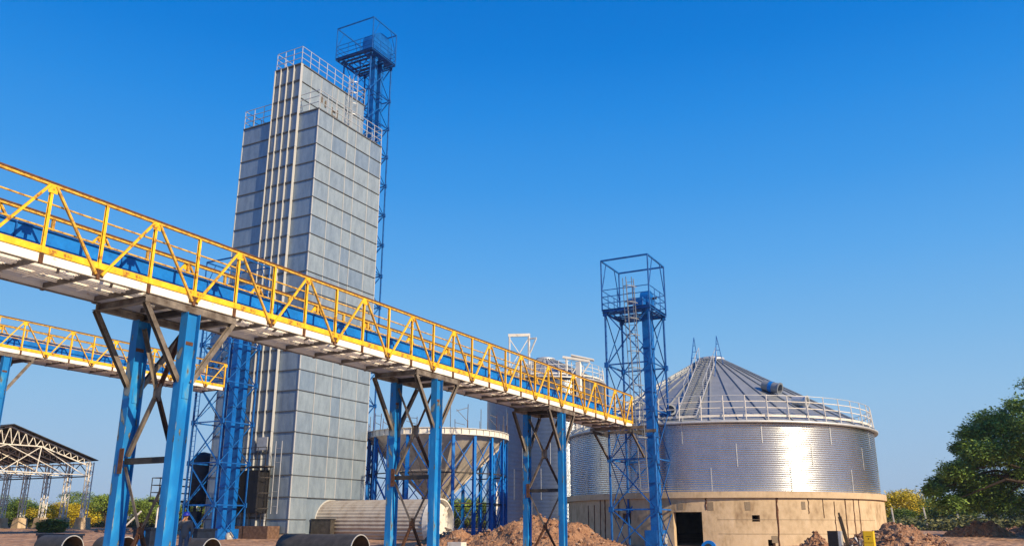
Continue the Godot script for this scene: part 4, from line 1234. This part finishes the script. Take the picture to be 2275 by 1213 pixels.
func small_things() -> void:
	# right foreground by the silo base
	var b := thing("steel_box", "tall dark steel box standing at the silo base beside a leaning stake", "steel box", Vector3(-6.12, 0.2, -41.5))
	slab("box_front", Vector3(-6.42, 0.1, -41.75), Vector3(-5.99, 1.44, -41.3), M.black, b)
	slab("box_side", Vector3(-5.985, 0.1, -41.74), Vector3(-5.84, 1.43, -41.32), M.galv, b)
	var s := thing("timber_stake", "brown split timber stake leaning beside the dark steel box", "stake", Vector3(-5.75, 0.3, -41.9))
	bar("shaft", Vector3(-5.55, 0.2, -41.75), Vector3(-5.92, 2.05, -42.0), "B150x90", M.bark, s)
	bar("split_tip", Vector3(-5.91, 2.0, -42.0), Vector3(-5.95, 2.22, -42.05), "B80x60", M.bark, s)
	var y := thing("yellow_cabinet", "small bright yellow cabinet in front of the reddish heap", "cabinet", Vector3(-4.62, 0.2, -40.7))
	slab("cabinet_body", Vector3(-4.86, 0.15, -40.95), Vector3(-4.42, 1.44, -40.6), M.sign_yellow, y, 0.02)
	slab("cabinet_door", Vector3(-4.83, 0.98, -40.598), Vector3(-4.45, 1.41, -40.585), M.sign_yellow, y)
	for k in 4:
		slab("mark", Vector3(-4.74 + k * 0.055, 1.215, -40.584), Vector3(-4.705 + k * 0.055, 1.235, -40.58), M.black, y)
	slab("mark", Vector3(-4.665, 1.10, -40.584), Vector3(-4.625, 1.15, -40.58), M.black, y)
	slab("latch", Vector3(-4.47, 0.55, -40.6), Vector3(-4.42, 0.72, -40.57), M.dark, y)
	var d := thing("scrap_pile", "tangle of scrap metal between the dark box and yellow cabinet", "scrap", Vector3(-5.2, 0.3, -41.2))
	var r := RandomNumberGenerator.new()
	r.seed = 8
	for k in 34:
		var a := Vector3(r.randf_range(-5.7, -4.95), r.randf_range(0.2, 0.9), r.randf_range(-41.5, -41.0))
		var e := a + Vector3(r.randf_range(-.3, .3), r.randf_range(-.1, .55), r.randf_range(-.2, .2))
		e.y = minf(e.y, 1.4)
		bar("scrap_piece", a, e, "B%dx%d" % [r.randi_range(20, 90), r.randi_range(10, 40)], [M.dark, M.primer, M.galv, M.rust][r.randi() % 4], d)
	var w := thing("blue_wheel", "small blue hose reel lying by the concrete base", "hose reel", Vector3(-12.0, 0.75, -42.0))
	put("reel_side", lathe(PackedVector2Array([Vector2(.08, 0), Vector2(.36, 0), Vector2(.38, .05), Vector2(.36, .1), Vector2(.08, .1)]), 24, false), M.blue, w, Transform3D(Basis(Vector3.RIGHT, PI / 2 - 0.3), Vector3(-12.0, 0.6, -42.0)))
	put("reel_core", lathe(PackedVector2Array([Vector2(.01, -0.1), Vector2(.2, -.1), Vector2(.2, .15), Vector2(.01, .15)]), 20, false), M.dark, w, Transform3D(Basis(Vector3.RIGHT, PI / 2 - 0.3), Vector3(-12.0, 0.6, -42.0)))
	var blk := thing("concrete_block", "pale concrete block at the foot of the red heap", "block", Vector3(-2.75, 0.6, -48.2))
	slab("block", Vector3(-3.0, 0.55, -48.5), Vector3(-2.5, 1.02, -48.0), M.lightpaint, blk, 0.03)
	var blk2 := thing("concrete_block", "white block on the dirt between the bridge columns", "block", Vector3(-19.4, 0.2, -31.0))
	slab("block", Vector3(-19.7, 0.2, -31.2), Vector3(-19.0, 0.98, -30.8), M.lightpaint, blk2, 0.03)
	var cab := thing("duct_box", "dark square steel box standing before the ribbed duct", "steel box", Vector3(-36.0, 0.6, -42.0))
	slab("box", Vector3(-36.75, 0.55, -42.28), Vector3(-35.2, 1.98, -41.9), M.steelpipe, cab)
	slab("box_lid", Vector3(-36.8, 1.98, -42.32), Vector3(-35.15, 2.03, -41.86), M.dark, cab)
	# blue skips left, behind the first columns
	for e in [[Vector3(-35.6, 0.4, -29.2), Vector3(1.3, 1.12, 1.0), "dark blue steel skip just left of the front column foot"], [Vector3(-33.9, 0.4, -30.6), Vector3(1.2, 1.08, 1.1), "dark blue steel skip half hidden behind the front column"], [Vector3(-40.5, 0.5, -27.9), Vector3(2.2, 0.72, 1.0), "low dark blue skip on the dirt below the open shed"]]:
		var t := thing("steel_skip", e[2], "skip", e[0])
		var p: Vector3 = e[0]
		var q: Vector3 = e[1]
		slab("tub", Vector3(p.x - q.x / 2, p.y, p.z - q.z / 2), Vector3(p.x + q.x / 2, p.y + q.y - 0.1, p.z + q.z / 2), M.navy, t, 0.05)
		slab("rim", Vector3(p.x - q.x / 2 - 0.04, p.y + q.y - 0.098, p.z - q.z / 2 - 0.04), Vector3(p.x + q.x / 2 + 0.04, p.y + q.y, p.z + q.z / 2 + 0.04), M.navy, t)
		slab("side_plate", Vector3(p.x - q.x * 0.2, p.y + 0.3, p.z + q.z / 2 + 0.003), Vector3(p.x + q.x * 0.2, p.y + q.y - 0.14, p.z + q.z / 2 + 0.02), M.blue, t)
	var wv := thing("white_vessel", "small white upright vessel seen between the hopper bin columns", "vessel", Vector3(-32.6, 1.0, -57.4))
	put("vessel_shell", lathe(PackedVector2Array([Vector2(.02, 2.2), Vector2(.18, 2.5), Vector2(.29, 3.0), Vector2(.29, 4.3), Vector2(.2, 4.75), Vector2(.02, 5.0)]), 24), M.lightpaint, wv, Transform3D(Basis(), Vector3(-32.6, 0, -57.4)))
	for a in 3:
		var o := Vector3(cos(TAU * a / 3), 0, sin(TAU * a / 3)) * 0.2
		bar("leg", Vector3(-32.6, 0.9, -57.4) + o, Vector3(-32.6, 2.7, -57.4) + o, "B50x50", M.lightpaint, wv)
	# vertical tank and walkway behind the left tower
	var k := thing("storage_tank", "dark navy upright tank behind the short blue tower", "tank", Vector3(-46.1, 1.0, -41.4))
	put("tank_shell", lathe(PackedVector2Array([Vector2(.02, 2.9), Vector2(.5, 2.95), Vector2(.74, 3.25), Vector2(.74, 5.7), Vector2(.66, 6.05), Vector2(.4, 6.3), Vector2(.02, 6.38)]), 32), M.navy, k, Transform3D(Basis(), Vector3(-46.1, 0, -41.4)))
	for a in 4:
		var o := Vector3(cos(TAU * a / 4 + .4), 0, sin(TAU * a / 4 + .4)) * 0.6
		bar("leg", Vector3(-46.1, 0.8, -41.4) + o, Vector3(-46.1, 3.2, -41.4) + o, "B90x90", M.navy, k)
	slab("valve_box", Vector3(-46.6, 1.0, -41.0), Vector3(-45.3, 2.5, -40.6), M.navy, k)
	var p := thing("walkway_platform", "small railed steel platform reaching out beside the left tower", "platform", Vector3(-46.0, 1.0, -38.6))
	slab("floor", Vector3(-46.6, 3.05, -41.0), Vector3(-45.75, 3.17, -37.8), M.dark, p)
	rail_run(p, [Vector3(-45.8, 3.17, -40.9), Vector3(-45.8, 3.17, -37.85), Vector3(-46.55, 3.17, -37.85), Vector3(-46.55, 3.17, -40.9)], 1.35, 0.95, [0.45, 0.9, 1.35], "B45x45", M.dark)
	for z in [-40.0, -40.8]:
		for x in [-46.5, -45.85]:
			bar("leg", Vector3(x, 0.8, z), Vector3(x, 3.06, z), "B80x80", M.dark, p)
	bar("knee_brace", Vector3(-45.85, 1.8, -40.0), Vector3(-45.85, 3.05, -38.4), "B60x60", M.dark, p)
	bar("knee_brace", Vector3(-46.5, 1.8, -40.0), Vector3(-46.5, 3.05, -38.4), "B60x60", M.dark, p)
	# perimeter fence, left: bent white posts
	var fl := []
	for i in 12:
		fl.append(Vector3(-84.0 + i * 3.1, 0, -60.0 - i * 2.2))
	for i in fl.size():
		var f: Vector3 = fl[i]
		f.y = gh(f.x, f.z)
		var n := thing("fence_post", "pale concrete fence post with bent top along the left boundary", "fence post", f, "bent fence posts along the left boundary")
		bar("post", f - Vector3.UP * 0.2, f + Vector3.UP * 2.0, "B140x140", M.lightpaint, n)
		bar("bent_top", f + Vector3.UP * 1.96, f + Vector3(0.22, 2.4, -0.1), "B110x110", M.lightpaint, n)
		if i in [4, 5, 6, 7, 8]:
			var g: Vector3 = fl[i + 1]
			g.y = gh(g.x, g.z)
			var wl := thing("fence_wall", "low pale boundary wall panel, stretch %s" % ["behind the first column", "right of the first column", "behind the left tower", "between tower and dryer", "behind the dryer"][i - 4], "boundary wall", (f + g) / 2)
			bar("wall_panel", f + Vector3(0, 1.05, 0.02).lerp(Vector3(0, 1.05, 0), 0.0) + (g - f).normalized() * 0.1, g + Vector3.UP * 1.05 - (g - f).normalized() * 0.1, "B80x620", M.lightpaint, wl)
	var st := Vector3(-78.0, gh(-78.0, -62.5), -62.5)
	var pr := thing("fence_prop", "slanting pale prop leaning on a bent fence post", "fence prop", st)
	bar("prop", st + Vector3(-1.7, 0.0, 0.6), st + Vector3(0, 1.7, 0), "B150x150", M.lightpaint, pr)
	# fence right: thin leaning posts
	var names := ["thin pale fence post leaning under the yellow flowering tree", "pale fence post leaning in the open gap right of the silo", "pale fence post leaning at the edge of the big tree"]
	var pts := [[Vector3(-6.95, 0, -79.7), -.12], [Vector3(-4.45, 0, -79.8), -.2], [Vector3(-2.1, 0, -80.0), -.16]]
	for i in 3:
		var f: Vector3 = pts[i][0]
		f.y = gh(f.x, f.z)
		var n := thing("fence_post", names[i], "fence post", f)
		bar("post", f - Vector3.UP * 0.2, f + Vector3(pts[i][1], 1.85, 0), "B110x110", M.lightpaint, n)

# ---------------------------------------------------------------- main
func _ready() -> void:
	rng.seed = 1
	bump.seed = 2
	bump.frequency = 0.02
	bump.fractal_octaves = 4
	# camera
	var cam := Camera3D.new()
	cam.name = "camera"
	add_child(cam)
	cam.keep_aspect = Camera3D.KEEP_HEIGHT
	cam.fov = 35.685
	cam.far = 4000.0
	cam.transform = Transform3D(Basis(Vector3.UP, deg_to_rad(28.458)) * Basis(Vector3.RIGHT, deg_to_rad(16.642)) * Basis(Vector3.BACK, deg_to_rad(0.109)), Vector3(0, 1.6, 0))
	cam.current = true
	# sun
	var sun := DirectionalLight3D.new()
	sun.name = "sun"
	add_child(sun)
	sun.light_energy = 1.6
	sun.light_color = Color(1.0, 0.90, 0.75)
	sun.light_angular_distance = 0.5
	sun.shadow_enabled = true
	var el := deg_to_rad(29.0)
	var az := deg_to_rad(12.6)
	var to_sun := Vector3(cos(el) * cos(az), sin(el), cos(el) * sin(az))
	sun.look_at_from_position(to_sun * 50.0, Vector3.ZERO)
	# sky: clear air, deep blue above, pale at the horizon
	var W := 512
	var H := 256
	var img := Image.create(W, H, false, Image.FORMAT_RGBF)
	var ramp := [[-90.0, Color(.20, .15, .11)], [-6.0, Color(.30, .25, .21)], [-1.5, Color(.40, .46, .55)], [0.0, Color8(166, 190, 216).srgb_to_linear()], [2.5, Color8(166, 195, 222).srgb_to_linear()], [5.0, Color8(158, 195, 228).srgb_to_linear()], [8.0, Color8(146, 193, 232).srgb_to_linear()], [12.0, Color8(122, 183, 234).srgb_to_linear()], [17.0, Color8(92, 169, 236).srgb_to_linear()], [22.0, Color8(62, 153, 232).srgb_to_linear()], [27.0, Color8(36, 139, 226).srgb_to_linear()], [31.0, Color8(12, 126, 218).srgb_to_linear()], [36.0, Color8(0, 115, 208).srgb_to_linear()], [50.0, Color8(2, 100, 192).srgb_to_linear()], [90.0, Color8(6, 88, 176).srgb_to_linear()]]
	for y in H:
		var e := 90.0 - 180.0 * (y + 0.5) / H
		var c: Color = ramp[0][1]
		for k in ramp.size() - 1:
			if e >= ramp[k][0] and e <= ramp[k + 1][0]:
				c = ramp[k][1].lerp(ramp[k + 1][1], (e - ramp[k][0]) / (ramp[k + 1][0] - ramp[k][0]))
		for x in W:
			img.set_pixel(x, y, c / 1.35)
	var sky_m := PanoramaSkyMaterial.new()
	sky_m.panorama = ImageTexture.create_from_image(img)
	var sky := Sky.new()
	sky.sky_material = sky_m
	var env := Environment.new()
	env.background_mode = Environment.BG_SKY
	env.sky = sky
	env.tonemap_mode = Environment.TONE_MAPPER_LINEAR
	env.tonemap_exposure = 1.35
	env.fog_enabled = true
	env.fog_density = 0.00025
	env.fog_light_color = Color(0.72, 0.80, 0.92)
	env.sdfgi_enabled = true
	env.ssao_enabled = true
	env.ssil_enabled = true
	var we := WorldEnvironment.new()
	we.name = "environment"
	we.environment = env
	add_child(we)

	make_materials()
	build_ground()

	# large structures
	dryer()
	var s1 := Vector3(-14.56, 3.36, -54.07)
	silo_base(s1, 9.4, 0.55, 3.36)
	var silo1 := silo("wide short galvanised silo with ribbed cone roof and white walkway rail", s1, 9.26, 7.05, 12.1, 40, 3, 200, M.silo)
	# roof ladder and vents on the near silo
	var la := deg_to_rad(84.5)
	var side := Vector3(-sin(la), 0, cos(la))
	for s in [-0.55, 0.55]:
		bar("roof_ladder_rail", roof_pt(s1, 9.26, 7.05, 12.1, la, 9.2, 0.12) + side * s, roof_pt(s1, 9.26, 7.05, 12.1, la, 0.8, 0.12) + side * s, "B50x80", M.galv, silo1)
		bar("roof_ladder_handrail", roof_pt(s1, 9.26, 7.05, 12.1, la, 6.5, 0.85) + side * s, roof_pt(s1, 9.26, 7.05, 12.1, la, 1.0, 0.85) + side * s, "B34x34", M.galv, silo1)
		for k in 5:
			var q: Vector3 = roof_pt(s1, 9.26, 7.05, 12.1, la, 6.5 - k * 1.37, 0.1) + side * float(s)
			bar("handrail_post", q, q + Vector3.UP * 0.75, "B34x34", M.galv, silo1)
	for k in 30:
		var q: Vector3 = roof_pt(s1, 9.26, 7.05, 12.1, la, 9.1 - k * 0.28, 0.13)
		bar("roof_ladder_step", q - side * 0.53, q + side * 0.53, "B90x35", M.galv, silo1)
	for s in [-0.62, 0.62]:
		var f: Vector3 = roof_pt(s1, 9.26, 7.05, 12.1, la, 1.6, 0.0) + side * float(s) * 1.25
		var top: Vector3 = f + Vector3(0, 1.75, 0) - side * float(s) * 0.1
		var back := Vector3(-cos(la), 0, -sin(la))
		for o in [side * 0.22, side * -0.25, back * -1.9 + Vector3.DOWN * 1.05]:
			bar("peak_frame", f + o - Vector3.UP * 0.1, top, "B38x38", M.tower, silo1)
		for k in 3:
			var g := lerpf(0.25, 0.7, k / 2.0)
			bar("peak_frame", (f + side * 0.22).lerp(top, g), (f + side * -0.25).lerp(top, g), "B28x28", M.tower, silo1)
	for e in [[41.5, 6.0, .30, 1.0, Vector3(.93, -.30, .25)], [36.5, 7.75, .28, .75, Vector3(.95, -.12, .2)], [90.5, 8.7, .28, .4, Vector3(.5, .25, .8)]]:
		var a := deg_to_rad(e[0])
		var q: Vector3 = roof_pt(s1, 9.26, 7.05, 12.1, a, e[1], 0.1)
		var o: Vector3 = e[4].normalized()
		var z := o
		var x := Vector3.UP.cross(z).normalized()
		var v := put("roof_vent", lathe(PackedVector2Array([Vector2(.02, 0), Vector2(e[2], 0), Vector2(e[2], e[3]), Vector2(e[2] + .05, e[3]), Vector2(e[2] + .05, e[3] + .06), Vector2(e[2] - .04, e[3] + .06), Vector2(e[2] - .04, e[3] - .2), Vector2(.02, e[3] - .2)]), 28, false), M.dullgalv if e[0] != 36.5 else M.galv, silo1, Transform3D(Basis(x, z, x.cross(z)), q + Vector3.UP * e[2] - o * 0.5))
		if e[0] > 40.0 and e[0] < 60.0:
			put("vent_band", lathe(PackedVector2Array([Vector2(e[2] + .01, .4), Vector2(e[2] + .02, .4), Vector2(e[2] + .02, .62), Vector2(e[2] + .01, .62)]), 28, false), M.blue, v, Transform3D(Basis(x, z, x.cross(z)), q + Vector3.UP * e[2] - o * 0.5))
	silo("tall slim galvanised silo standing behind the hopper bin", Vector3(-33.5, 1.1, -68.2), 5.22, 13.75, 16.2, 28, 5, 110, M.old_silo)
	# white frames that carry a catwalk on the tall silo
	var f1 := thing("catwalk_frame", "tall white portal frame with crossed braces on the tall silo roof", "steel frame", Vector3(-34.7, 13.5, -65.4))
	var fa := Vector3(-35.45, 0, -64.95)
	var fb := Vector3(-33.92, 0, -65.77)
	bar("leg", fa + Vector3.UP * 13.6, fa + Vector3.UP * 17.9, "B120x120", M.lightpaint, f1)
	bar("leg", fb + Vector3.UP * 13.6, fb + Vector3.UP * 17.9, "B170x170", M.lightpaint, f1)
	bar("head_beam", fa + Vector3(-0.1, 17.9, 0.05), fb + Vector3(0.1, 17.95, -0.05), "B160x260", M.lightpaint, f1)
	bar("crossed_brace", fa + Vector3.UP * 17.6, fb + Vector3.UP * 15.0, "B70x70", M.lightpaint, f1)
	bar("crossed_brace", fb + Vector3.UP * 17.7, fa + Vector3.UP * 14.8, "B70x70", M.lightpaint, f1)
	bar("bracket", fb + Vector3(0, 17.6, 0), fb + Vector3(0.75, 17.6, 0), "B120x120", M.lightpaint, f1)
	bar("bracket", fb + Vector3(0.75, 17.6, 0), fb + Vector3(0.1, 16.3, 0), "B110x110", M.lightpaint, f1)
	var f2 := thing("catwalk_frame", "white steel portal with sloped canopy at the right edge of the tall silo", "steel frame", Vector3(-29.2, 9.0, -65.4))
	var ga := Vector3(-29.8, 0, -64.7)
	var gb := Vector3(-28.9, 0, -65.2)
	bar("leg", ga + Vector3.UP * 11.0, ga + Vector3.UP * 15.3, "B170x170", M.lightpaint, f2)
	bar("leg", gb + Vector3.UP * 8.0, gb + Vector3.UP * 15.0, "B420x300", M.white, f2)
	bar("head_beam", ga + Vector3(-0.3, 15.4, 0.1), gb + Vector3(0.9, 15.0, -0.3), "B260x200", M.lightpaint, f2)
	bar("canopy", ga + Vector3(0.1, 15.65, -0.8), gb + Vector3(1.0, 15.2, -1.0), "B700x120", M.lightpaint, f2)
	bar("crossed_brace", ga + Vector3.UP * 13.2, gb + Vector3.UP * 14.8, "B80x80", M.lightpaint, f2)
	bar("bracket", gb + Vector3(0.95, 14.9, -0.3), gb + Vector3(0.1, 13.6, 0), "B100x100", M.lightpaint, f2)
	hopper()
	shed()
	# towers and elevators
	var tr := lattice("blue lattice tower at the far end of the long yellow bridge", -14.66, -42.5, 2.5, 0.4, 2.45, 2.52, 13.0, 2.9, 0.12)
	ladder(tr, Vector3(-15.25, 3.4, -42.36), Vector3(-15.6, 14.6, -42.36), Vector3(0.42, 0, 0), Vector3.BACK, 6.0, M.dullgalv)
	var tl := lattice("short blue lattice tower in front of the dryer", -39.4, -36.5, 2.45, 0.4, 2.78, 2.41, 14.8, 3.0, 0.15)
	ladder(tl, Vector3(-41.6, 1.2, -36.4), Vector3(-41.6, 15.4, -36.4), Vector3(0.4, 0, 0), Vector3.BACK, 99.0, M.tower)
	lattice("very tall blue lattice tower rising behind the dryer", -38.88, -47.75, 2.72, 0.6, 2.6, 2.5, 38.25, 2.85, 0.5, -0.12)
	elevator("blue twin casing bucket elevator in the tower by the wide silo", -14.66, -42.5, 0.5, 13.5, 0.62, 0.44, 0.40)
	elevator("blue twin casing bucket elevator in the short tower before the dryer", -39.4, -36.5, 0.5, 15.3, 0.9)
	elevator("very tall blue bucket elevator rising above the dryer roof", -38.95, -47.85, 0.7, 38.9, 1.55, 0.8, 0.6)
	# bridges, conveyors and trestles
	bridge("long yellow truss conveyor bridge crossing the yard in front", -15.4, -9.34, -4.4, -41.4, 6.45, 8.1, 1.2363)
	trough("bright blue conveyor trough inside the long front bridge", -15.4, -4.4, -41.2, 6.75, 7.47)
	bridge("shorter yellow truss conveyor bridge high at the left behind the front columns", -39.0, -23.47, -16.0, -36.0, 9.3, 10.92, 1.233)
	trough("bright blue conveyor trough inside the far left bridge", -39.0, -16.0, -35.9, 9.6, 10.3)
	trestle("nearest blue column trestle under the long bridge, scraped and rusty", -15.4, -13.09, 6.42, 0.0, 4.5, 2.99, 1.5)
	trestle("middle blue column trestle under the long bridge by the ribbed duct", -15.4, -23.35, 6.42, 0.1, 4.6, 3.12, 1.69)
	trestle("farthest blue column trestle under the long bridge by the dirt heap", -15.4, -32.97, 6.42, 0.25, 4.55, 3.05, 1.6)
	trestle("blue column trestle under the far left bridge at the picture edge", -39.0, -22.9, 9.27, 0.4, 7.3, 5.8, 3.2)
	var eb := thing("bridge_bracket", "grey steel bracket frame carrying the bridge end on the right tower", "bracket", Vector3(-16.0, 6.2, -42.0))
	for z in [-40.6, -42.42]:
		bar("cross_beam", Vector3(-17.4, 6.36, z), Vector3(-14.5, 6.36, z), "C110x150", M.primer, eb)
	for x in [-17.2, -15.2]:
		bar("seat_beam", Vector3(x, 6.2, -40.3), Vector3(x, 6.2, -42.4), "C90x140", M.dark, eb)
		bar("knee_brace", Vector3(x, 5.0, -42.42), Vector3(x, 6.13, -40.7), "C90x90", M.primer, eb, Vector3.RIGHT)
	duct()
	# heaps, pipes, small things, person
	mound("large red dirt heap between the hopper columns and the wide silo", Vector3(-19.9, 0.35, -40.0), 4.8, 5.2, 1.75, 31, 900, 0.4)
	mound("low red dirt spill beside the end of the ribbed duct", Vector3(-23.8, 0.4, -38.6), 3.6, 3.0, 0.95, 35, 500)
	mound("dark red earth heap at the right foot of the wide silo", Vector3(-4.0, 0.45, -46.2), 3.1, 2.8, 1.42, 33, 900, 0.4)
	mound("small dark soil heap left of the dark steel box", Vector3(-7.4, 0.3, -43.2), 1.2, 1.2, 1.05, 37, 250)
	mound("pale rubble heap under the big tree", Vector3(-0.6, 1.0, -62.0), 2.4, 1.8, 1.0, 39, 300)
	mound("grassy brown bank at the right edge", Vector3(3.6, 1.0, -66.0), 4.0, 2.6, 1.3, 41, 200)
	mound("low reddish dirt heap in front of the shed piers", Vector3(-52.0, 0.8, -40.0), 5.0, 3.0, 0.6, 43, 300)
	pipe("open ended grey steel pipe lying beside the ribbed duct", Vector3(-25.2, 0.70, -27.3), Vector3(-21.4, 0.70, -27.3), 0.6)
	pipe("short dark steel pipe lying on the dirt at far left", Vector3(-38.6, 0.62, -25.9), Vector3(-36.6, 0.62, -25.9), 0.56)
	pipe("short dark steel pipe lying behind the first column", Vector3(-36.4, 0.55, -27.3), Vector3(-34.75, 0.55, -27.3), 0.58)
	pipe("short dark steel pipe lying at the foot of the left tower", Vector3(-31.9, 0.52, -28.2), Vector3(-30.3, 0.52, -28.2), 0.56)
	small_things()
	person(Vector3(-27.05, gh(-27.05, -23.75) - 0.02, -23.75))

	# vegetation
	var shape := [[0.9, 5.9, 0.12], [-0.5, 5.5, 0.1], [2.2, 6.0, 0.13], [1.6, 7.3, 0.12], [2.7, 8.6, 0.132], [1.3, 8.0, 0.106], [0.9, 7.82, 0.12], [-0.1, 7.17, 0.092], [1.8, 6.53, 0.134], [0.2, 5.88, 0.113], [-1.3, 4.83, 0.092], [-2.2, 4.27, 0.07], [-0.5, 4.1, 0.106], [-1.0, 3.29, 0.092], [0.9, 4.35, 0.113], [2.4, 4.75, 0.12], [0.6, 3.13, 0.106], [2.0, 3.05, 0.113], [3.6, 7.25, 0.141], [4.0, 9.67, 0.12], [5.0, 8.22, 0.141], [6.0, 9.51, 0.127], [7.0, 6.93, 0.141], [8.5, 8.22, 0.127], [9.0, 5.31, 0.127], [10.0, 6.61, 0.12], [7.0, 4.51, 0.127], [5.0, 5.31, 0.141], [3.8, 3.54, 0.12], [11.0, 4.67, 0.106], [5.8, 3.38, 0.113], [-0.9, 6.45, 0.056], [-2.7, 3.78, 0.049], [-1.9, 3.05, 0.063]]
	tree("big_tree", "big dark spreading tree at the right edge of the yard", "tree", Vector3(5.2, 1.0, -60.0), 12.5, Vector3(8.2, 7.0, 8.2), 6.1, 8600, 0.36, Color(.04, .10, .03), Color(.26, .40, .05), 40, 51, "", 14, shape)
	var greens := [[Color(.10, .17, .02), Color(.28, .38, .045)], [Color(.06, .11, .018), Color(.20, .28, .035)], [Color(.36, .30, .012), Color(.74, .56, .022)]]
	var bush := [
		[-54.95, -37.2, 1.75, 1, "small dark shrub on the dirt in front of the shed piers"],
		[-101.0, -63.5, 4.6, 1, "dark green bush at the left picture edge"],
		[-97.0, -61.8, 4.3, 0, "light green bush behind the second shed column from the left"],
		[-92.0, -62.5, 4.0, 2, "orange yellow flowering bush in the middle of the shed columns"],
		[-89.5, -63.5, 3.8, 2, "yellow flowering bush behind the right shed column"],
		[-106.0, -75.0, 6.4, 1, "taller dark tree behind the yellow flowering bushes"],
		[-88.0, -66.0, 4.6, 0, "light green bush right of the shed"],
		[-86.0, -69.0, 4.9, 0, "light green bush behind the first column"],
		[-85.0, -72.0, 4.4, 0, "light green bush right of the first column"],
		[-82.0, -74.5, 4.6, 1, "dark green bush behind the walkway platform"],
		[-78.0, -76.0, 4.6, 0, "light green bush seen through the left tower"],
		[-73.0, -78.0, 4.4, 1, "dark green bush behind the left tower"],
		[-112.0, -70.0, 5.4, 1, "dark green tree far behind the shed roof"],
		[-98.0, -72.0, 5.0, 0, "light green tree behind the shed"],
		[-50.5, -82.0, 4.6, 0, "light green bush seen between the hopper columns"],
		[-47.0, -83.5, 4.2, 1, "dark green bush right of the hopper centre"],
		[-54.0, -84.0, 4.4, 1, "dark green bush behind the ribbed duct"],
		[-8.2, -94.7, 4.9, 2, "yellow flowering tree just right of the silo base"],
		[-7.0, -119.0, 5.9, 1, "dark rounded tree beyond the yellow flowering tree"],
		[-7.4, -90.0, 3.1, 1, "low green bush under the yellow flowering tree"],
		[-5.0, -98.0, 3.9, 1, "dark green bush right of the leaning fence post"],
		[-2.6, -92.0, 4.2, 1, "dark green bush at the left rim of the big tree"],
		[-3.8, -108.0, 4.3, 1, "dark bush far behind the fence posts"],
		[0.5, -82.0, 4.6, 1, "dark bush behind the rubble heap"],
		[5.0, -78.0, 6.0, 1, "dark tree behind the trunk of the big tree"],
	]
	for i in bush.size():
		var b = bush[i]
		var h: float = b[2] - 0.9 + 0.35 * sin(i * 2.3)
		var g = greens[b[3]]
		var y := gh(b[0], b[1])
		tree("yellow_bush" if b[3] == 2 else ("bush" if h < 4.2 else "tree"), b[4], "bush" if h < 4.2 else "tree", Vector3(b[0], y - 0.1, b[1]), h, Vector3(h * 0.72, h * 0.45, h * 0.72), h * 0.52, 900, 0.42, g[0], g[1], 13, 100 + i)
	# undergrowth along the boundary
	var mm := MultiMesh.new()
	mm.transform_format = MultiMesh.TRANSFORM_3D
	mm.use_colors = true
	mm.mesh = leaf_clump(12, 0.13, 0.5, 5)
	var spots := []
	for i in 5200:
		var f := rng.randf()
		var p := Vector3.ZERO
		if i % 3 < 2:
			p = Vector3(lerpf(-112, -40, f), 0, lerpf(-60, -90, f) - rng.randf_range(0, 9))
		else:
			p = Vector3(lerpf(-10, 9, f), 0, -76.0 - rng.randf_range(0, 16) - 4.0 * sin(f * 9.0))
		p.y = gh(p.x, p.z) + rng.randf_range(0.0, 0.9)
		spots.append(p)
	mm.instance_count = spots.size()
	for i in spots.size():
		var s := rng.randf_range(0.35, 0.8)
		mm.set_instance_transform(i, Transform3D(Basis(Vector3.UP, rng.randf() * TAU).scaled(Vector3(s, s, s)), spots[i]))
		mm.set_instance_color(i, Color(.035, .06, .015).lerp(Color(.20, .20, .06), rng.randf()))
	var u := MultiMeshInstance3D.new()
	u.name = "undergrowth"
	u.multimesh = mm
	u.material_override = M.leaf
	add_child(u)
	tag(u, "green and straw coloured undergrowth along the boundary", "undergrowth")
	u.set_meta("kind", "stuff")
